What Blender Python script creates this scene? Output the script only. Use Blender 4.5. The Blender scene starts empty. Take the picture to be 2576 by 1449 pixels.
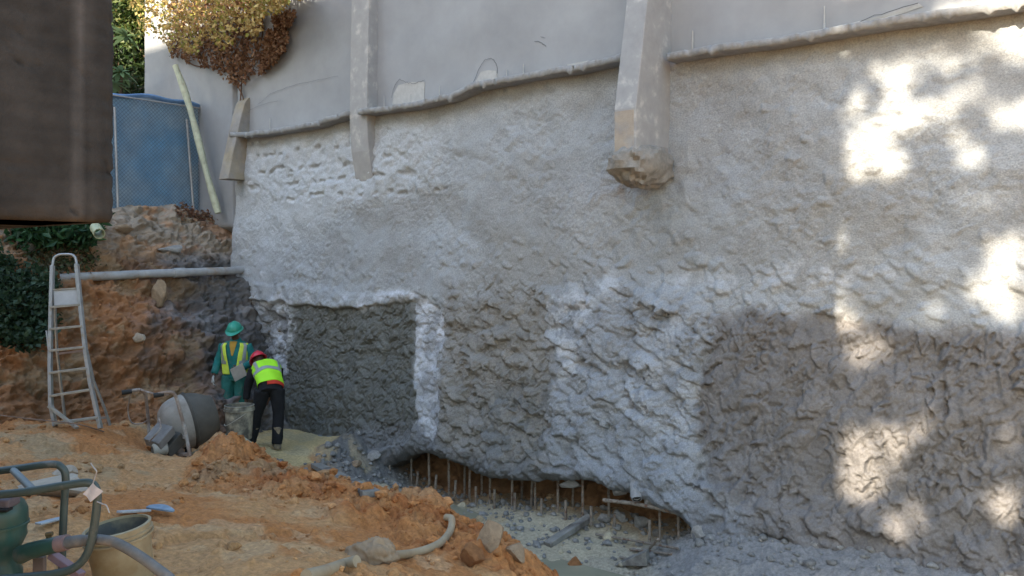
import bpy, bmesh, math, random
import numpy as np
from mathutils import Vector, Matrix, Quaternion

random.seed(7)
rng = np.random.default_rng(11)
scene = bpy.context.scene
C = scene.collection

# ------------------------------------------------------------------ camera
# plan: X right, Y away from the camera, Z up; the concrete blinding by the workers is z = 0, eye level 2.9 m
F, CX, HY, EYE = 2143.0, 1288.0, 656.0, 2.9
cam_d = bpy.data.cameras.new('camera')
cam = bpy.data.objects.new('camera', cam_d)
C.objects.link(cam)
cam.location = (0, 0, EYE)
cam.rotation_euler = (math.radians(90), 0, 0)
cam_d.sensor_width = 36.0
cam_d.lens = 36.0 * F / 2576.0
cam_d.shift_y = -(724.5 - HY) / 2576.0
cam_d.clip_start = 0.05
cam_d.clip_end = 600
scene.camera = cam

# ------------------------------------------------------------------ light
SUN_EL = math.radians(28)
WALL_ANG = math.radians(50.6)
Ex, Ey = math.sin(WALL_ANG), -math.cos(WALL_ANG)      # along the wall, towards the near end
Nx, Ny = -math.cos(WALL_ANG), -math.sin(WALL_ANG)     # out of the wall into the pit
world = bpy.data.worlds.new('World')
scene.world = world
world.use_nodes = True
nt = world.node_tree
sky = nt.nodes.new('ShaderNodeTexSky')
sky.sky_type = 'NISHITA'
sky.sun_disc = False
sky.sun_elevation = SUN_EL
sky.sun_rotation = math.atan2(Nx, Ny)
sky.dust_density = 1.7
sky.air_density = 1.6
sky.ozone_density = 2.9
bgn = nt.nodes['Background']
bgn.inputs[1].default_value = 0.15
nt.links.new(sky.outputs[0], bgn.inputs[0])
sd = bpy.data.lights.new('sun', 'SUN')
sd.energy = 5.0
sd.angle = math.radians(0.55)
sd.color = (1.0, 0.86, 0.66)
sun = bpy.data.objects.new('sun', sd)
C.objects.link(sun)
sdir = Vector((Nx * math.cos(SUN_EL), Ny * math.cos(SUN_EL), math.sin(SUN_EL)))   # towards the sun
sun.rotation_euler = sdir.to_track_quat('Z', 'Y').to_euler()
sun.location = sdir * 40
vs = scene.view_settings
vs.view_transform = 'Standard'
vs.look = 'None'
vs.gamma = 1.0
vs.use_curve_mapping = False
vs.exposure = 1.62
scene.cycles.use_denoising = True
scene.cycles.use_adaptive_sampling = False
scene.cycles.denoising_prefilter = "ACCURATE"
scene.cycles.max_bounces = 6
scene.cycles.diffuse_bounces = 4
scene.cycles.glossy_bounces = 2
scene.cycles.transparent_max_bounces = 8
scene.cycles.caustics_reflective = False
scene.cycles.caustics_refractive = False

# ------------------------------------------------------------------ places
P0X, P0Y = -4.03, 15.2
def at(px, py, Y):
    return Vector(((px - CX) / F * Y, Y, EYE - (py - HY) / F * Y))
def wp(t, s, h):
    """t along the wall, s out from it, h above eye level"""
    return Vector((P0X + Ex * t + Nx * s, P0Y + Ey * t + Ny * s, EYE + h))
def wall_t(px, s=0.0):
    k = (px - CX) / F
    return (k * (P0Y + Ny * s) - P0X - Nx * s) / (Ex - k * Ey)
def wall_th(px, py, s=0.2):
    t = wall_t(px, s)
    Y = P0Y + Ey * t + Ny * s
    return t, (HY - py) / F * Y
def gp(px, py, h):
    Y = F * (-h) / (py - HY)
    return ((px - CX) / F * Y, Y, h)

# ------------------------------------------------------------------ noise
class Perlin:
    def __init__(self, seed):
        r = np.random.default_rng(seed)
        self.p = np.concatenate([r.permutation(256)] * 2)
        a = r.random(256) * 2 * np.pi
        self.g = np.stack([np.cos(a), np.sin(a)], 1)
    def __call__(self, x, y):
        xi = np.floor(x).astype(np.int64); yi = np.floor(y).astype(np.int64)
        xf = x - xi; yf = y - yi
        xi &= 255; yi &= 255
        u = xf * xf * xf * (xf * (xf * 6 - 15) + 10); v = yf * yf * yf * (yf * (yf * 6 - 15) + 10)
        p, g = self.p, self.g
        def gr(ix, iy, dx, dy):
            k = g[p[p[ix & 255] + (iy & 255)]]
            return k[..., 0] * dx + k[..., 1] * dy
        a = gr(xi, yi, xf, yf); b = gr(xi + 1, yi, xf - 1, yf)
        c = gr(xi, yi + 1, xf, yf - 1); d = gr(xi + 1, yi + 1, xf - 1, yf - 1)
        return 1.5 * ((a + (b - a) * u) * (1 - v) + (c + (d - c) * u) * v)
_pn = {}
def noise(x, y, seed=0):
    if seed not in _pn: _pn[seed] = Perlin(seed)
    return _pn[seed](np.asarray(x, float), np.asarray(y, float))
def fbm(x, y, octv=4, seed=0, gain=0.5):
    o = 0; a = 1.0; f = 1.0
    for i in range(octv):
        o = o + a * noise(x * f + 17.3 * i, y * f - 9.1 * i, seed + i); a *= gain; f *= 2.03
    return o
def ridge(x, y, octv=3, seed=0):
    o = 0; a = 1.0; f = 1.0
    for i in range(octv):
        o = o + a * (1 - 2 * np.abs(noise(x * f + 5.3 * i, y * f + 3.7 * i, seed + i))); a *= 0.5; f *= 2.1
    return o
def sstep(a, b, x):
    x = np.clip((x - a) / (b - a), 0, 1)
    return x * x * (3 - 2 * x)
def poly_sd(poly, x, y):
    """signed distance, positive inside"""
    d2 = np.full(np.shape(x), 1e9); ins = np.zeros(np.shape(x), bool)
    n = len(poly)
    for i in range(n):
        x0, y0 = poly[i]; x1, y1 = poly[(i + 1) % n]
        ex, ey = x1 - x0, y1 - y0
        k = np.clip(((x - x0) * ex + (y - y0) * ey) / (ex * ex + ey * ey + 1e-12), 0, 1)
        d2 = np.minimum(d2, (x - x0 - k * ex) ** 2 + (y - y0 - k * ey) ** 2)
        c = ((y0 > y) != (y1 > y)) & (x < ex * (y - y0) / (ey if abs(ey) > 1e-12 else 1e-12) + x0)
        ins ^= c
    d = np.sqrt(d2)
    return np.where(ins, d, -d)
def samp(A, x0, y0, d, x, y):
    fx = np.clip((x - x0) / d, 0, A.shape[1] - 1.001); fy = np.clip((y - y0) / d, 0, A.shape[0] - 1.001)
    ix = fx.astype(int); iy = fy.astype(int); fx = fx - ix; fy = fy - iy
    if A.ndim == 3: fx = fx[..., None]; fy = fy[..., None]
    return (A[iy, ix] * (1 - fx) + A[iy, ix + 1] * fx) * (1 - fy) + (A[iy + 1, ix] * (1 - fx) + A[iy + 1, ix + 1] * fx) * fy
def daub(H, B, x0, y0, d, cx, cy, a, b, ang, thick, tp, tq, k, W1, W2, mode=0):
    """one overlapping pat of mortar or one clod pressed on a height field"""
    r = int(max(a, b) * 1.5 / d) + 1
    ix = int((cx - x0) / d); iy = int((cy - y0) / d)
    xa, xb = max(ix - r, 0), min(ix + r + 1, H.shape[1]); ya, yb = max(iy - r, 0), min(iy + r + 1, H.shape[0])
    if xb - xa < 3 or yb - ya < 3: return
    w1 = W1[ya:yb, xa:xb]; w2 = W2[ya:yb, xa:xb]
    X = (np.arange(xa, xb) * d + x0 - cx)[None, :] + w1 * min(a, b) * 0.9
    Y = (np.arange(ya, yb) * d + y0 - cy)[:, None] + w2 * min(a, b) * 0.9
    c, s = math.cos(ang), math.sin(ang)
    p = (X * c + Y * s) / a; q = (-X * s + Y * c) / b
    rr = np.sqrt(p * p + q * q)
    m = np.clip((1 - rr) * k, 0, 1); m = m * m * (3 - 2 * m)
    h = H[ya:yb, xa:xb]
    new = B[ya:yb, xa:xb] + thick * (1 - 0.55 * rr * rr) + tp * p + tq * q
    if mode == 0: h[...] = h * (1 - m) + new * m
    elif mode == 1: h[...] = np.maximum(h, h + (new - h) * m)
    else:
        dm = B[ya:yb, xa:xb] + thick * np.sqrt(np.clip(1 - rr * rr, 0, 1)) + (tp * p + tq * q) * (rr < 1)
        h[...] = np.where(rr < 1, np.maximum(h, dm), h)

# ------------------------------------------------------------------ materials
MATS = {}
def nmat(name):
    m = bpy.data.materials.new(name); m.use_nodes = True
    return m, m.node_tree, m.node_tree.nodes['Principled BSDF']
def mat(name, col, rough=0.7, metal=0.0, var=0.25, scale=8.0, bump=0.0, bscale=40.0, col2=None, thr=0.55, spot=6.0, vc=False, spec=0.3, transl=0.0, coord='Object', sharp=0.08, bdist=0.01):
    """noise-varied colour, optional second colour in patches, optional fine relief"""
    if name in MATS: return MATS[name]
    m, t, b = nmat(name)
    tc = t.nodes.new('ShaderNodeTexCoord')
    n1 = t.nodes.new('ShaderNodeTexNoise'); n1.inputs['Scale'].default_value = scale; n1.inputs['Detail'].default_value = 6; n1.inputs['Roughness'].default_value = 0.65
    t.links.new(tc.outputs[coord], n1.inputs['Vector'])
    if vc:
        src = t.nodes.new('ShaderNodeAttribute'); src.attribute_name = 'Col'; base = src.outputs['Color']
    else:
        src = t.nodes.new('ShaderNodeRGB'); src.outputs[0].default_value = (*col, 1); base = src.outputs[0]
    if col2 is not None:
        n2 = t.nodes.new('ShaderNodeTexNoise'); n2.inputs['Scale'].default_value = spot; n2.inputs['Detail'].default_value = 7; n2.inputs['Roughness'].default_value = 0.6
        t.links.new(tc.outputs[coord], n2.inputs['Vector'])
        mr = t.nodes.new('ShaderNodeMapRange'); mr.inputs[1].default_value = thr - sharp; mr.inputs[2].default_value = thr + sharp
        t.links.new(n2.outputs[0], mr.inputs[0])
        mx = t.nodes.new('ShaderNodeMix'); mx.data_type = 'RGBA'
        t.links.new(mr.outputs[0], mx.inputs[0]); t.links.new(base, mx.inputs[6]); mx.inputs[7].default_value = (*col2, 1)
        base = mx.outputs[2]
    mr1 = t.nodes.new('ShaderNodeMapRange'); mr1.inputs[1].default_value = 0.25; mr1.inputs[2].default_value = 0.75
    mr1.inputs[3].default_value = 1 - var; mr1.inputs[4].default_value = 1 + var
    t.links.new(n1.outputs[0], mr1.inputs[0])
    mul = t.nodes.new('ShaderNodeVectorMath'); mul.operation = 'SCALE'
    t.links.new(base, mul.inputs[0]); t.links.new(mr1.outputs[0], mul.inputs['Scale'])
    t.links.new(mul.outputs[0], b.inputs['Base Color'])
    b.inputs['Roughness'].default_value = rough; b.inputs['Metallic'].default_value = metal
    b.inputs['Specular IOR Level'].default_value = spec
    if bump > 0:
        nb = t.nodes.new('ShaderNodeTexNoise'); nb.inputs['Scale'].default_value = bscale; nb.inputs['Detail'].default_value = 4; nb.inputs['Roughness'].default_value = 0.7
        t.links.new(tc.outputs[coord], nb.inputs['Vector'])
        bp = t.nodes.new('ShaderNodeBump'); bp.inputs['Strength'].default_value = bump; bp.inputs['Distance'].default_value = bdist
        t.links.new(nb.outputs[0], bp.inputs['Height']); t.links.new(bp.outputs[0], b.inputs['Normal'])
    if transl > 0:
        tr = t.nodes.new('ShaderNodeBsdfTranslucent'); t.links.new(mul.outputs[0], tr.inputs[0])
        ms = t.nodes.new('ShaderNodeMixShader'); ms.inputs[0].default_value = transl
        out = t.nodes['Material Output']
        t.links.new(b.outputs[0], ms.inputs[1]); t.links.new(tr.outputs[0], ms.inputs[2]); t.links.new(ms.outputs[0], out.inputs[0])
    MATS[name] = m
    return m

# ------------------------------------------------------------------ objects
def link(o, parent=None):
    C.objects.link(o)
    if parent is not None: o.parent = parent
    return o
def tag(o, label, cat, group=None):
    o['label'] = label; o['category'] = cat
    if group: o['group'] = group
    return o
def structure(o):
    o['kind'] = 'structure'; return o
def thing(name, label, cat, group=None, loc=(0, 0, 0)):
    o = bpy.data.objects.new(name, None); C.objects.link(o); o.location = loc; o.empty_display_size = 0.1
    return tag(o, label, cat, group)
def adopt(o, parent):
    """parent while keeping the mesh's world coordinates"""
    o.parent = parent
    o.matrix_parent_inverse = Matrix.Translation(-Vector(parent.location))
    return o
def np_mesh(name, V, Q, m, parent=None, col=None, smooth=True, nrm=None):
    me = bpy.data.meshes.new(name)
    V = np.asarray(V, np.float32).reshape(-1, 3); Q = np.asarray(Q, np.int32)
    nf, k = Q.shape
    me.vertices.add(len(V)); me.vertices.foreach_set('co', V.ravel())
    me.loops.add(nf * k); me.loops.foreach_set('vertex_index', Q.ravel())
    me.polygons.add(nf); me.polygons.foreach_set('loop_start', np.arange(0, nf * k, k, dtype=np.int32))
    me.polygons.foreach_set('use_smooth', np.full(nf, smooth, bool))
    if col is not None:
        at_ = me.attributes.new('Col', 'FLOAT_COLOR', 'POINT')
        cc = np.ones((len(V), 4), np.float32); cc[:, :3] = np.asarray(col).reshape(-1, 3); at_.data.foreach_set('color', cc.ravel())
    me.update(calc_edges=True)
    if nrm is not None: me.normals_split_custom_set_from_vertices(np.asarray(nrm, np.float32).reshape(-1, 3))
    me.materials.append(m)
    o = bpy.data.objects.new(name, me); C.objects.link(o)
    if parent is not None: adopt(o, parent)
    return o
def grid_quads(ny, nx):
    i = np.arange(ny * nx).reshape(ny, nx)
    return np.stack([i[:-1, :-1], i[:-1, 1:], i[1:, 1:], i[1:, :-1]], -1).reshape(-1, 4)
def sub_mesh(V, Q, col, sel):
    q = Q[sel]; u, inv = np.unique(q, return_inverse=True)
    return V.reshape(-1, 3)[u], inv.reshape(q.shape), None if col is None else col.reshape(-1, 3)[u]

class MB:
    """collects shapes, builds one mesh object"""
    def __init__(s): s.v = []; s.f = []
    def add(s, vs, fs):
        n = len(s.v); s.v += [tuple(v) for v in vs]; s.f += [tuple(i + n for i in f) for f in fs]; return s
    def hexa(s, p):
        """8 corners: bottom 4 (ccw), top 4"""
        return s.add(p, [(3, 2, 1, 0), (4, 5, 6, 7), (0, 1, 5, 4), (1, 2, 6, 5), (2, 3, 7, 6), (3, 0, 4, 7)])
    def box(s, c, size, R=None):
        c = Vector(c); hx, hy, hz = [k / 2 for k in size]
        p = [Vector(q) for q in ((-hx, -hy, -hz), (hx, -hy, -hz), (hx, hy, -hz), (-hx, hy, -hz), (-hx, -hy, hz), (hx, -hy, hz), (hx, hy, hz), (-hx, hy, hz))]
        if R is not None: p = [R @ q for q in p]
        return s.hexa([c + q for q in p])
    def bar(s, a, b, w, h, up=(0, 0, 1)):
        """rectangular bar from a to b, w sideways, h along up"""
        a = Vector(a); b = Vector(b); d = (b - a).normalized(); up = Vector(up)
        sd_ = d.cross(up).normalized(); u2 = sd_.cross(d).normalized()
        q = []
        for e in (a, b):
            q.append([e + sd_ * (w / 2 * i) + u2 * (h / 2 * j) for i, j in ((-1, -1), (1, -1), (1, 1), (-1, 1))])
        return s.hexa(q[0] + q[1])
    def tube(s, pts, r, n=10, cap=True, closed=False, flat=None):
        pts = [Vector(p) for p in pts]; m = len(pts)
        rs = r if isinstance(r, (list, tuple)) else [r] * m
        base = len(s.v); u = None
        for i, p in enumerate(pts):
            d = ((pts[(i + 1) % m] if (closed or i < m - 1) else p) - (pts[i - 1] if (closed or i > 0) else p)).normalized()
            if u is None:
                u = d.orthogonal().normalized() if flat is None else (Vector(flat) - d * Vector(flat).dot(d)).normalized()
            else:
                u = (u - d * u.dot(d)); u = u.normalized() if u.length > 1e-6 else d.orthogonal().normalized()
            w = d.cross(u)
            rr = rs[i] if isinstance(rs[i], (tuple, list)) else (rs[i], rs[i])
            for k in range(n):
                a = 2 * math.pi * k / n
                s.v.append(tuple(p + u * (rr[0] * math.cos(a)) + w * (rr[1] * math.sin(a))))
        for i in range(m if closed else m - 1):
            j = (i + 1) % m
            for k in range(n):
                k2 = (k + 1) % n
                s.f.append((base + i * n + k, base + i * n + k2, base + j * n + k2, base + j * n + k))
        if cap and not closed:
            s.f.append(tuple(base + k for k in reversed(range(n)))); s.f.append(tuple(base + (m - 1) * n + k for k in range(n)))
        return s
    def lathe(s, prof, o, axis=(0, 0, 1), n=28, cap=False):
        """prof: (radius, distance along axis)"""
        axis = Vector(axis).normalized(); u = axis.orthogonal().normalized(); w = axis.cross(u); o = Vector(o); base = len(s.v)
        for r, z in prof:
            for k in range(n):
                a = 2 * math.pi * k / n
                s.v.append(tuple(o + axis * z + u * (r * math.cos(a)) + w * (r * math.sin(a))))
        for i in range(len(prof) - 1):
            for k in range(n):
                k2 = (k + 1) % n
                s.f.append((base + i * n + k, base + i * n + k2, base + (i + 1) * n + k2, base + (i + 1) * n + k))
        if cap:
            s.f.append(tuple(base + k for k in reversed(range(n)))); s.f.append(tuple(base + (len(prof) - 1) * n + k for k in range(n)))
        return s
    def build(s, name, m, parent=None, smooth=False, bevel=0.0, jitter=0.0, jscale=6.0, sub=0, seg=2):
        me = bpy.data.meshes.new(name); me.from_pydata(s.v, [], s.f)
        bm = bmesh.new(); bm.from_mesh(me)
        if bevel > 0:
            bm.normal_update()
            es = [e for e in bm.edges if len(e.link_faces) == 2 and e.calc_face_angle(0) > 0.5]
            bmesh.ops.bevel(bm, geom=es, offset=bevel, segments=seg, affect='EDGES', profile=0.5)
        if sub: bmesh.ops.subdivide_edges(bm, edges=bm.edges[:], cuts=sub, use_grid_fill=True)
        if jitter > 0:
            bm.normal_update(); q = np.array([v.co[:] for v in bm.verts])
            n1 = fbm(q[:, 0] * jscale + q[:, 2] * 3.1, q[:, 1] * jscale - q[:, 2] * jscale, 3, 91)
            for v, k in zip(bm.verts, n1): v.co += v.normal * float(k) * jitter
        bmesh.ops.recalc_face_normals(bm, faces=bm.faces[:])
        bm.to_mesh(me); bm.free()
        if smooth:
            me.polygons.foreach_set('use_smooth', np.ones(len(me.polygons), bool))
            try: me.set_sharp_from_angle(angle=math.radians(38))
            except Exception: pass
        me.materials.append(m)
        o = bpy.data.objects.new(name, me); C.objects.link(o)
        if parent is not None: adopt(o, parent)
        return o
def smooth_path(pts, n=8):
    """Catmull-Rom through pts"""
    pts = [Vector(p) for p in pts]; out = []
    P = [pts[0] * 2 - pts[1]] + pts + [pts[-1] * 2 - pts[-2]]
    for i in range(1, len(P) - 2):
        for k in range(n):
            t = k / n; a, b, c, d = P[i - 1], P[i], P[i + 1], P[i + 2]
            out.append(0.5 * ((2 * b) + (c - a) * t + (2 * a - 5 * b + 4 * c - d) * t * t + (3 * b - a - 3 * c + d) * t ** 3))
    out.append(pts[-1]); return out
# ================================================================== SETTING
# ------------------------------------------------------------------ ground of the pit
GC = [gp(*q) for q in (
    (0, 1449, -1.62), (300, 1500, -1.76), (700, 1449, -1.75), (1000, 1449, -1.98), (1250, 1449, -2.22), (1400, 1449, -2.45),
    (0, 1250, -1.8), (300, 1250, -1.86), (500, 1250, -1.95), (700, 1300, -1.96), (900, 1350, -2.02), (1100, 1385, -2.25),
    (300, 1150, -2.15), (100, 1120, -2.05), (100, 1070, -2.1), (250, 1080, -2.12), (430, 1150, -2.4), (350, 1120, -2.3), (200, 1180, -2.05),
    (560, 1114, -1.98), (600, 1122, -2.04), (525, 1130, -2.04), (530, 1215, -2.22), (430, 1185, -2.27), (630, 1228, -2.26), (490, 1150, -2.12), (660, 1175, -2.22), (720, 1200, -2.26), (820, 1213, -2.34), (900, 1240, -2.4),
    (1000, 1270, -2.45), (1130, 1315, -2.52), (1230, 1390, -2.62), (640, 1260, -2.08), (760, 1270, -2.12),
    (600, 1108, -2.56), (540, 1100, -2.52),
    (800, 1130, -2.86), (700, 1150, -2.88), (640, 1112, -2.82), (720, 1090, -2.85), (560, 1085, -2.78), (820, 1165, -2.98), (900, 1230, -3.2),
    (1050, 1270, -3.52), (1150, 1300, -3.52), (1300, 1290, -3.36), (1400, 1400, -3.45), (1600, 1430, -3.47), (1300, 1440, -3.47), (1200, 1350, -3.5),
    (1040, 1220, -3.42), (1470, 1290, -3.3), (1700, 1349, -3.3), (1560, 1300, -3.25), (1500, 1370, -3.42),
)]
GC += [(-0.75, 9.6, -3.3), (-0.2, 9.0, -3.4), (0.2, 8.3, -3.45), (-1.5, 10.4, -3.15), (-2.3, 10.9, -2.95), (0.9, 7.4, -3.45), (0.7, 6.6, -3.2),
       (-3.3, 11.4, -2.8), (1.5, 4.2, -2.5), (2.6, 5.6, -3.2), (1.2, 6.0, -3.0), (0.5, 4.6, -2.15), (0, 0, -1.6), (-3, 0, -1.6), (3, 0, -1.9), (-3.5, 3, -1.6), (5, 2, -2.8), (1.6, 7.2, -3.45), (4, 4.5, -3.3),
       (-7, 8, -2.0), (-9, 9, -2.0), (-8, 6, -1.85), (-9, 12, -2.1), (-6.5, 5, -1.7)]
def WPp(t, s, h): v = wp(t, s, h); return (v.x, v.y, h)
GC += [WPp(8.4, 0.35, -3.02), WPp(9.0, .35, -2.95), WPp(10, .35, -2.86), WPp(11, .35, -2.8), WPp(12.5, .35, -2.8), WPp(8.6, 1.2, -3.3), WPp(10, 1.2, -3.2), WPp(11.5, 1.2, -3.15), WPp(9, 2.4, -3.45), WPp(11.5, 2.4, -3.4),
       WPp(3.0, -.5, -3.3), WPp(5, -.5, -3.3), WPp(7, -.5, -3.2), WPp(8.3, -.5, -3.0), WPp(1.5, 0, -2.86), WPp(0, 0, -2.85), WPp(-.5, 1.5, -2.75), WPp(-.4, 3.5, -2.35), WPp(-.4, 6, -2.1), WPp(-2, 3, -2.2), WPp(-2, 0, -2.7),
       WPp(2.4, .45, -2.72), WPp(2.0, .6, -2.82), WPp(2.75, .5, -2.95), WPp(3.0, .25, -3.2)]
GC = np.array(GC)
def _tps(r2): return 0.5 * r2 * np.log(r2 + 1e-9)
_n = len(GC)
_K = _tps(((GC[:, None, :2] - GC[None, :, :2]) ** 2).sum(-1)) + np.eye(_n) * 0.02
_P = np.c_[np.ones(_n), GC[:, :2]]
_A = np.block([[_K, _P], [_P.T, np.zeros((3, 3))]])
_w = np.linalg.solve(_A, np.r_[GC[:, 2], 0, 0, 0])
def ground_base(x, y):
    x = np.asarray(x, float); y = np.asarray(y, float); o = _w[_n] + _w[_n + 1] * x + _w[_n + 2] * y
    for i in range(_n): o = o + _w[i] * _tps((x - GC[i, 0]) ** 2 + (y - GC[i, 1]) ** 2)
    return o

gx0, gy0, gd = -9.5, 2.6, 0.0175
GX, GY = np.meshgrid(np.arange(gx0, 7.6, gd), np.arange(gy0, 16.8, gd))
_cx, _cy = np.meshgrid(np.arange(gx0, 7.9, 0.1), np.arange(gy0, 17.1, 0.1))
GB = samp(ground_base(_cx, _cy), gx0, gy0, 0.1, GX, GY)
GB = np.clip(GB, -3.62, -1.5)
def plan(poly): return [gp(*q)[:2] for q in poly]
gw1 = fbm(GX * 1.3, GY * 1.3, 4, 21) * 0.35; gw2 = fbm(GX * 1.3, GY * 1.3, 4, 31) * 0.35
def gmask(poly, soft=0.25): return sstep(-soft, soft, poly_sd(poly, GX + gw1, GY + gw2))
M_slab = gmask(plan([(560, 1060, -2.85), (740, 1058, -2.85), (830, 1085, -2.85), (860, 1110, -2.86), (790, 1165, -2.9), (720, 1185, -2.9), (640, 1170, -2.8)]) , 0.12)
TP = [wp(2.35, -.8, 0), wp(9.4, -.8, 0), wp(14, -.8, 0), wp(14, 5, 0)]
M_tr = gmask([(TP[0].x, TP[0].y), (TP[2].x, TP[2].y), (TP[3].x, TP[3].y), (1.6, 5.4), (0.62, 6.9), (0.0, 8.15), (-0.6, 8.9), (-1.4, 9.75), (-2.35, 10.6), (-2.75, 11.6)], 0.18)
HEAP = gmask(plan([(470, 1130, -2.1), (560, 1100, -2.05), (640, 1130, -2.15), (820, 1205, -2.35), (1000, 1262, -2.45), (1140, 1308, -2.5), (1240, 1390, -2.62), (1480, 1440, -2.55), (1400, 1500, -2.3), (1150, 1400, -2.2), (1000, 1345, -2.1), (800, 1290, -2.05), (700, 1255, -2.05), (640, 1230, -2.1), (480, 1200, -2.0)]), 0.2)
tt_ = (GX - P0X) * Ex + (GY - P0Y) * Ey; ss_ = (GX - P0X) * Nx + (GY - P0Y) * Ny
GH = GB + fbm(GX * 0.9, GY * 0.9, 3, 41) * 0.05
flat = np.clip(M_slab, 0, 1); RUB = gmask(plan([(790, 1105, -2.86), (900, 1095, -2.8), (1000, 1120, -2.85), (1020, 1190, -3.1), (900, 1205, -3.1), (820, 1165, -2.95)]), .1) * (1 - flat)
GH = GH * (1 - flat) + (GB + fbm(GX * 1.5, GY * 1.5, 3, 43) * 0.008) * flat
rough_soil = (1 - flat) * (0.45 + 0.55 * HEAP) * (1 - 0.5 * M_tr)
GH += rough_soil * (fbm(GX * 4, GY * 4, 4, 45) * 0.035 + np.clip(ridge(GX * 2.2 + gw1 * 3, GY * 2.2 + gw2 * 3, 4, 47), -1, 1) * 0.04 + np.clip(ridge(GX * 5 + gw2 * 4, GY * 5 + gw1 * 4, 3, 48), -.6, 1) * .02)
# trampled ruts and ledges in the soft soil
GH += (1 - flat) * (1 - M_tr) * sstep(0.1, 0.35, noise(GX * 0.8 + 3, GY * 0.8, 49)) * sstep(.0, .12, noise(GX * 1.7 + gw1 * 2, GY * 2.6 + gw2 * 2, 50)) * -0.05
GBs = GH.copy()
gW1 = noise(GX * 14, GY * 14, 51); gW2 = noise(GX * 14, GY * 14, 52)
for _ in range(9000):
    x = rng.uniform(-7.5, 3.2); y = rng.uniform(3.2, 13.5)
    ii, jj = int((y - gy0) / gd), int((x - gx0) / gd)
    hp, fl, tr = HEAP[ii, jj], flat[ii, jj], M_tr[ii, jj]
    rb_ = RUB[ii, jj]
    if fl > 0.4 or rng.random() > 0.3 + hp + rb_: continue
    r = rng.uniform(0.02, 0.05) * (1 + 2.0 * max(hp, rb_) * rng.random() ** 2) * (0.8 + y * 0.04)
    daub(GH, GBs, gx0, gy0, gd, x, y, r * rng.uniform(1, 1.5), r, rng.uniform(0, 3.1), r * rng.uniform(0.35, 0.9) * (0.5 if tr > .5 else 1), r * rng.normal() * .2, r * rng.normal() * .2, 3.0, gW1, gW2, 1)
GH += sstep(2.2, 1.0, ss_) * sstep(6.8, 8.2, tt_) * (fbm(GX * 9, GY * 9, 4, 58) * .03)
GH += rough_soil * (fbm(GX * 20, GY * 20, 2, 55) * 0.012 + ridge(GX * 9, GY * 9, 2, 57) * .006)
def gz(x, y):
    """height (z) of the pit ground"""
    if x < gx0 + .1 or x > 7.4 or y < gy0 + .1 or y > 16.6: return EYE + float(np.clip(ground_base(x, y), -3.62, -1.5))
    return EYE + float(samp(GH, gx0, gy0, gd, np.array([x]), np.array([y]))[0])
def hit(px, py, lift=0.0, ymax=16):
    """where a line of sight meets the ground, lifted"""
    Y = 3.0
    while Y < ymax:
        p = at(px, py, Y)
        if p.z <= gz(p.x, p.y) + lift: return p
        Y += 0.03
    return at(px, py, ymax)

soil = np.array([.48, .205, .07]); tan = np.array([.52, .285, .125]); mud = np.array([.44, .385, .275]); olive = np.array([.58, .45, .23]); red = np.array([.40, .145, .045]); pale = np.array([.60, .41, .23])
k1 = sstep(-0.25, 0.35, fbm(GX * 0.7 + 4, GY * 0.7, 5, 61, .6))[..., None]
k2 = sstep(0.05, 0.4, fbm(GX * 1.9, GY * 1.9 + 7, 5, 66, .6))[..., None]
colg = tan * (1 - k1) + soil * k1
hp = HEAP[..., None]
colg = colg * (1 - hp) + (soil * 1.0 * (1 - k2) + red * k2) * hp
k3 = sstep(0.25, 0.5, fbm(GX * 1.6 + 9, GY * 1.6, 5, 71, .6))[..., None]
k3 = k3 * (1 - .7 * hp) * .45
colg = colg * (1 - k3) + pale * k3
bk = sstep(0.15, 0.5, fbm(GX * 1.1 - 5, GY * 1.1, 5, 76, .6))[..., None] * sstep(6.5, 9, GY)[..., None]
colg = colg * (1 - .55 * bk) + np.array([.34, .27, .16]) * .55 * bk
oc = sstep(0.3, 0.6, fbm(GX * 0.9 + 2, GY * 0.9 + 3, 4, 81, .6))[..., None]
mudc = mud * (1 - .35 * oc) + np.array([.45, .29, .12]) * .35 * oc
mt = M_tr[..., None]
colg = colg * (1 - mt) + mudc * mt
# sprayed grey rebound along the foot of the wall
tt = (GX - P0X) * Ex + (GY - P0Y) * Ey; ss = (GX - P0X) * Nx + (GY - P0Y) * Ny
reb = (sstep(2.0, 0.9, ss + gw1) * sstep(7.0, 8.6, tt + gw2))[..., None]
colg = colg * (1 - reb) + np.array([.25, .245, .24]) * reb
rbm = RUB[..., None]
colg = colg * (1 - rbm) + (np.array([.17, .165, .155]) * (1 - k2) + np.array([.34, .28, .18]) * k2) * rbm
rb2 = (sstep(.9, .4, ss + gw1 * .5) * sstep(1.4, 2.0, tt) * sstep(4.2, 3.0, tt))[..., None]
colg = colg * (1 - rb2) + np.array([.15, .15, .145]) * rb2
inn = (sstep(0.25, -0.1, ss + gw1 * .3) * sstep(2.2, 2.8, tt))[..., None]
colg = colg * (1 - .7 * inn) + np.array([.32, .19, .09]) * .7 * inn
fm = flat[..., None]
colg = colg * (1 - fm) + (olive * (1 - .4 * k2) + np.array([.38, .35, .25]) * .4 * k2) * fm
U = np.linspace(-0.86, 0.80, 820); YY = 1 / np.linspace(1 / 2.75, 1 / 16.7, 640)
UU, YG = np.meshgrid(U, YY); XG = np.clip(UU * (YG + 0.6), -9.4, 7.5)
ZG = samp(GH, gx0, gy0, gd, XG, YG) + EYE
CG = samp(colg, gx0, gy0, gd, XG, YG)
m_ground = mat('wet_clay_soil', (1, 1, 1), rough=0.85, var=0.38, scale=26, bump=1.0, bscale=30, vc=True, spec=0.25, bdist=0.03)
structure(np_mesh('ground', np.stack([XG, YG, ZG], -1), grid_quads(640, 820)[:, ::-1], m_ground, None, CG))
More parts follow.
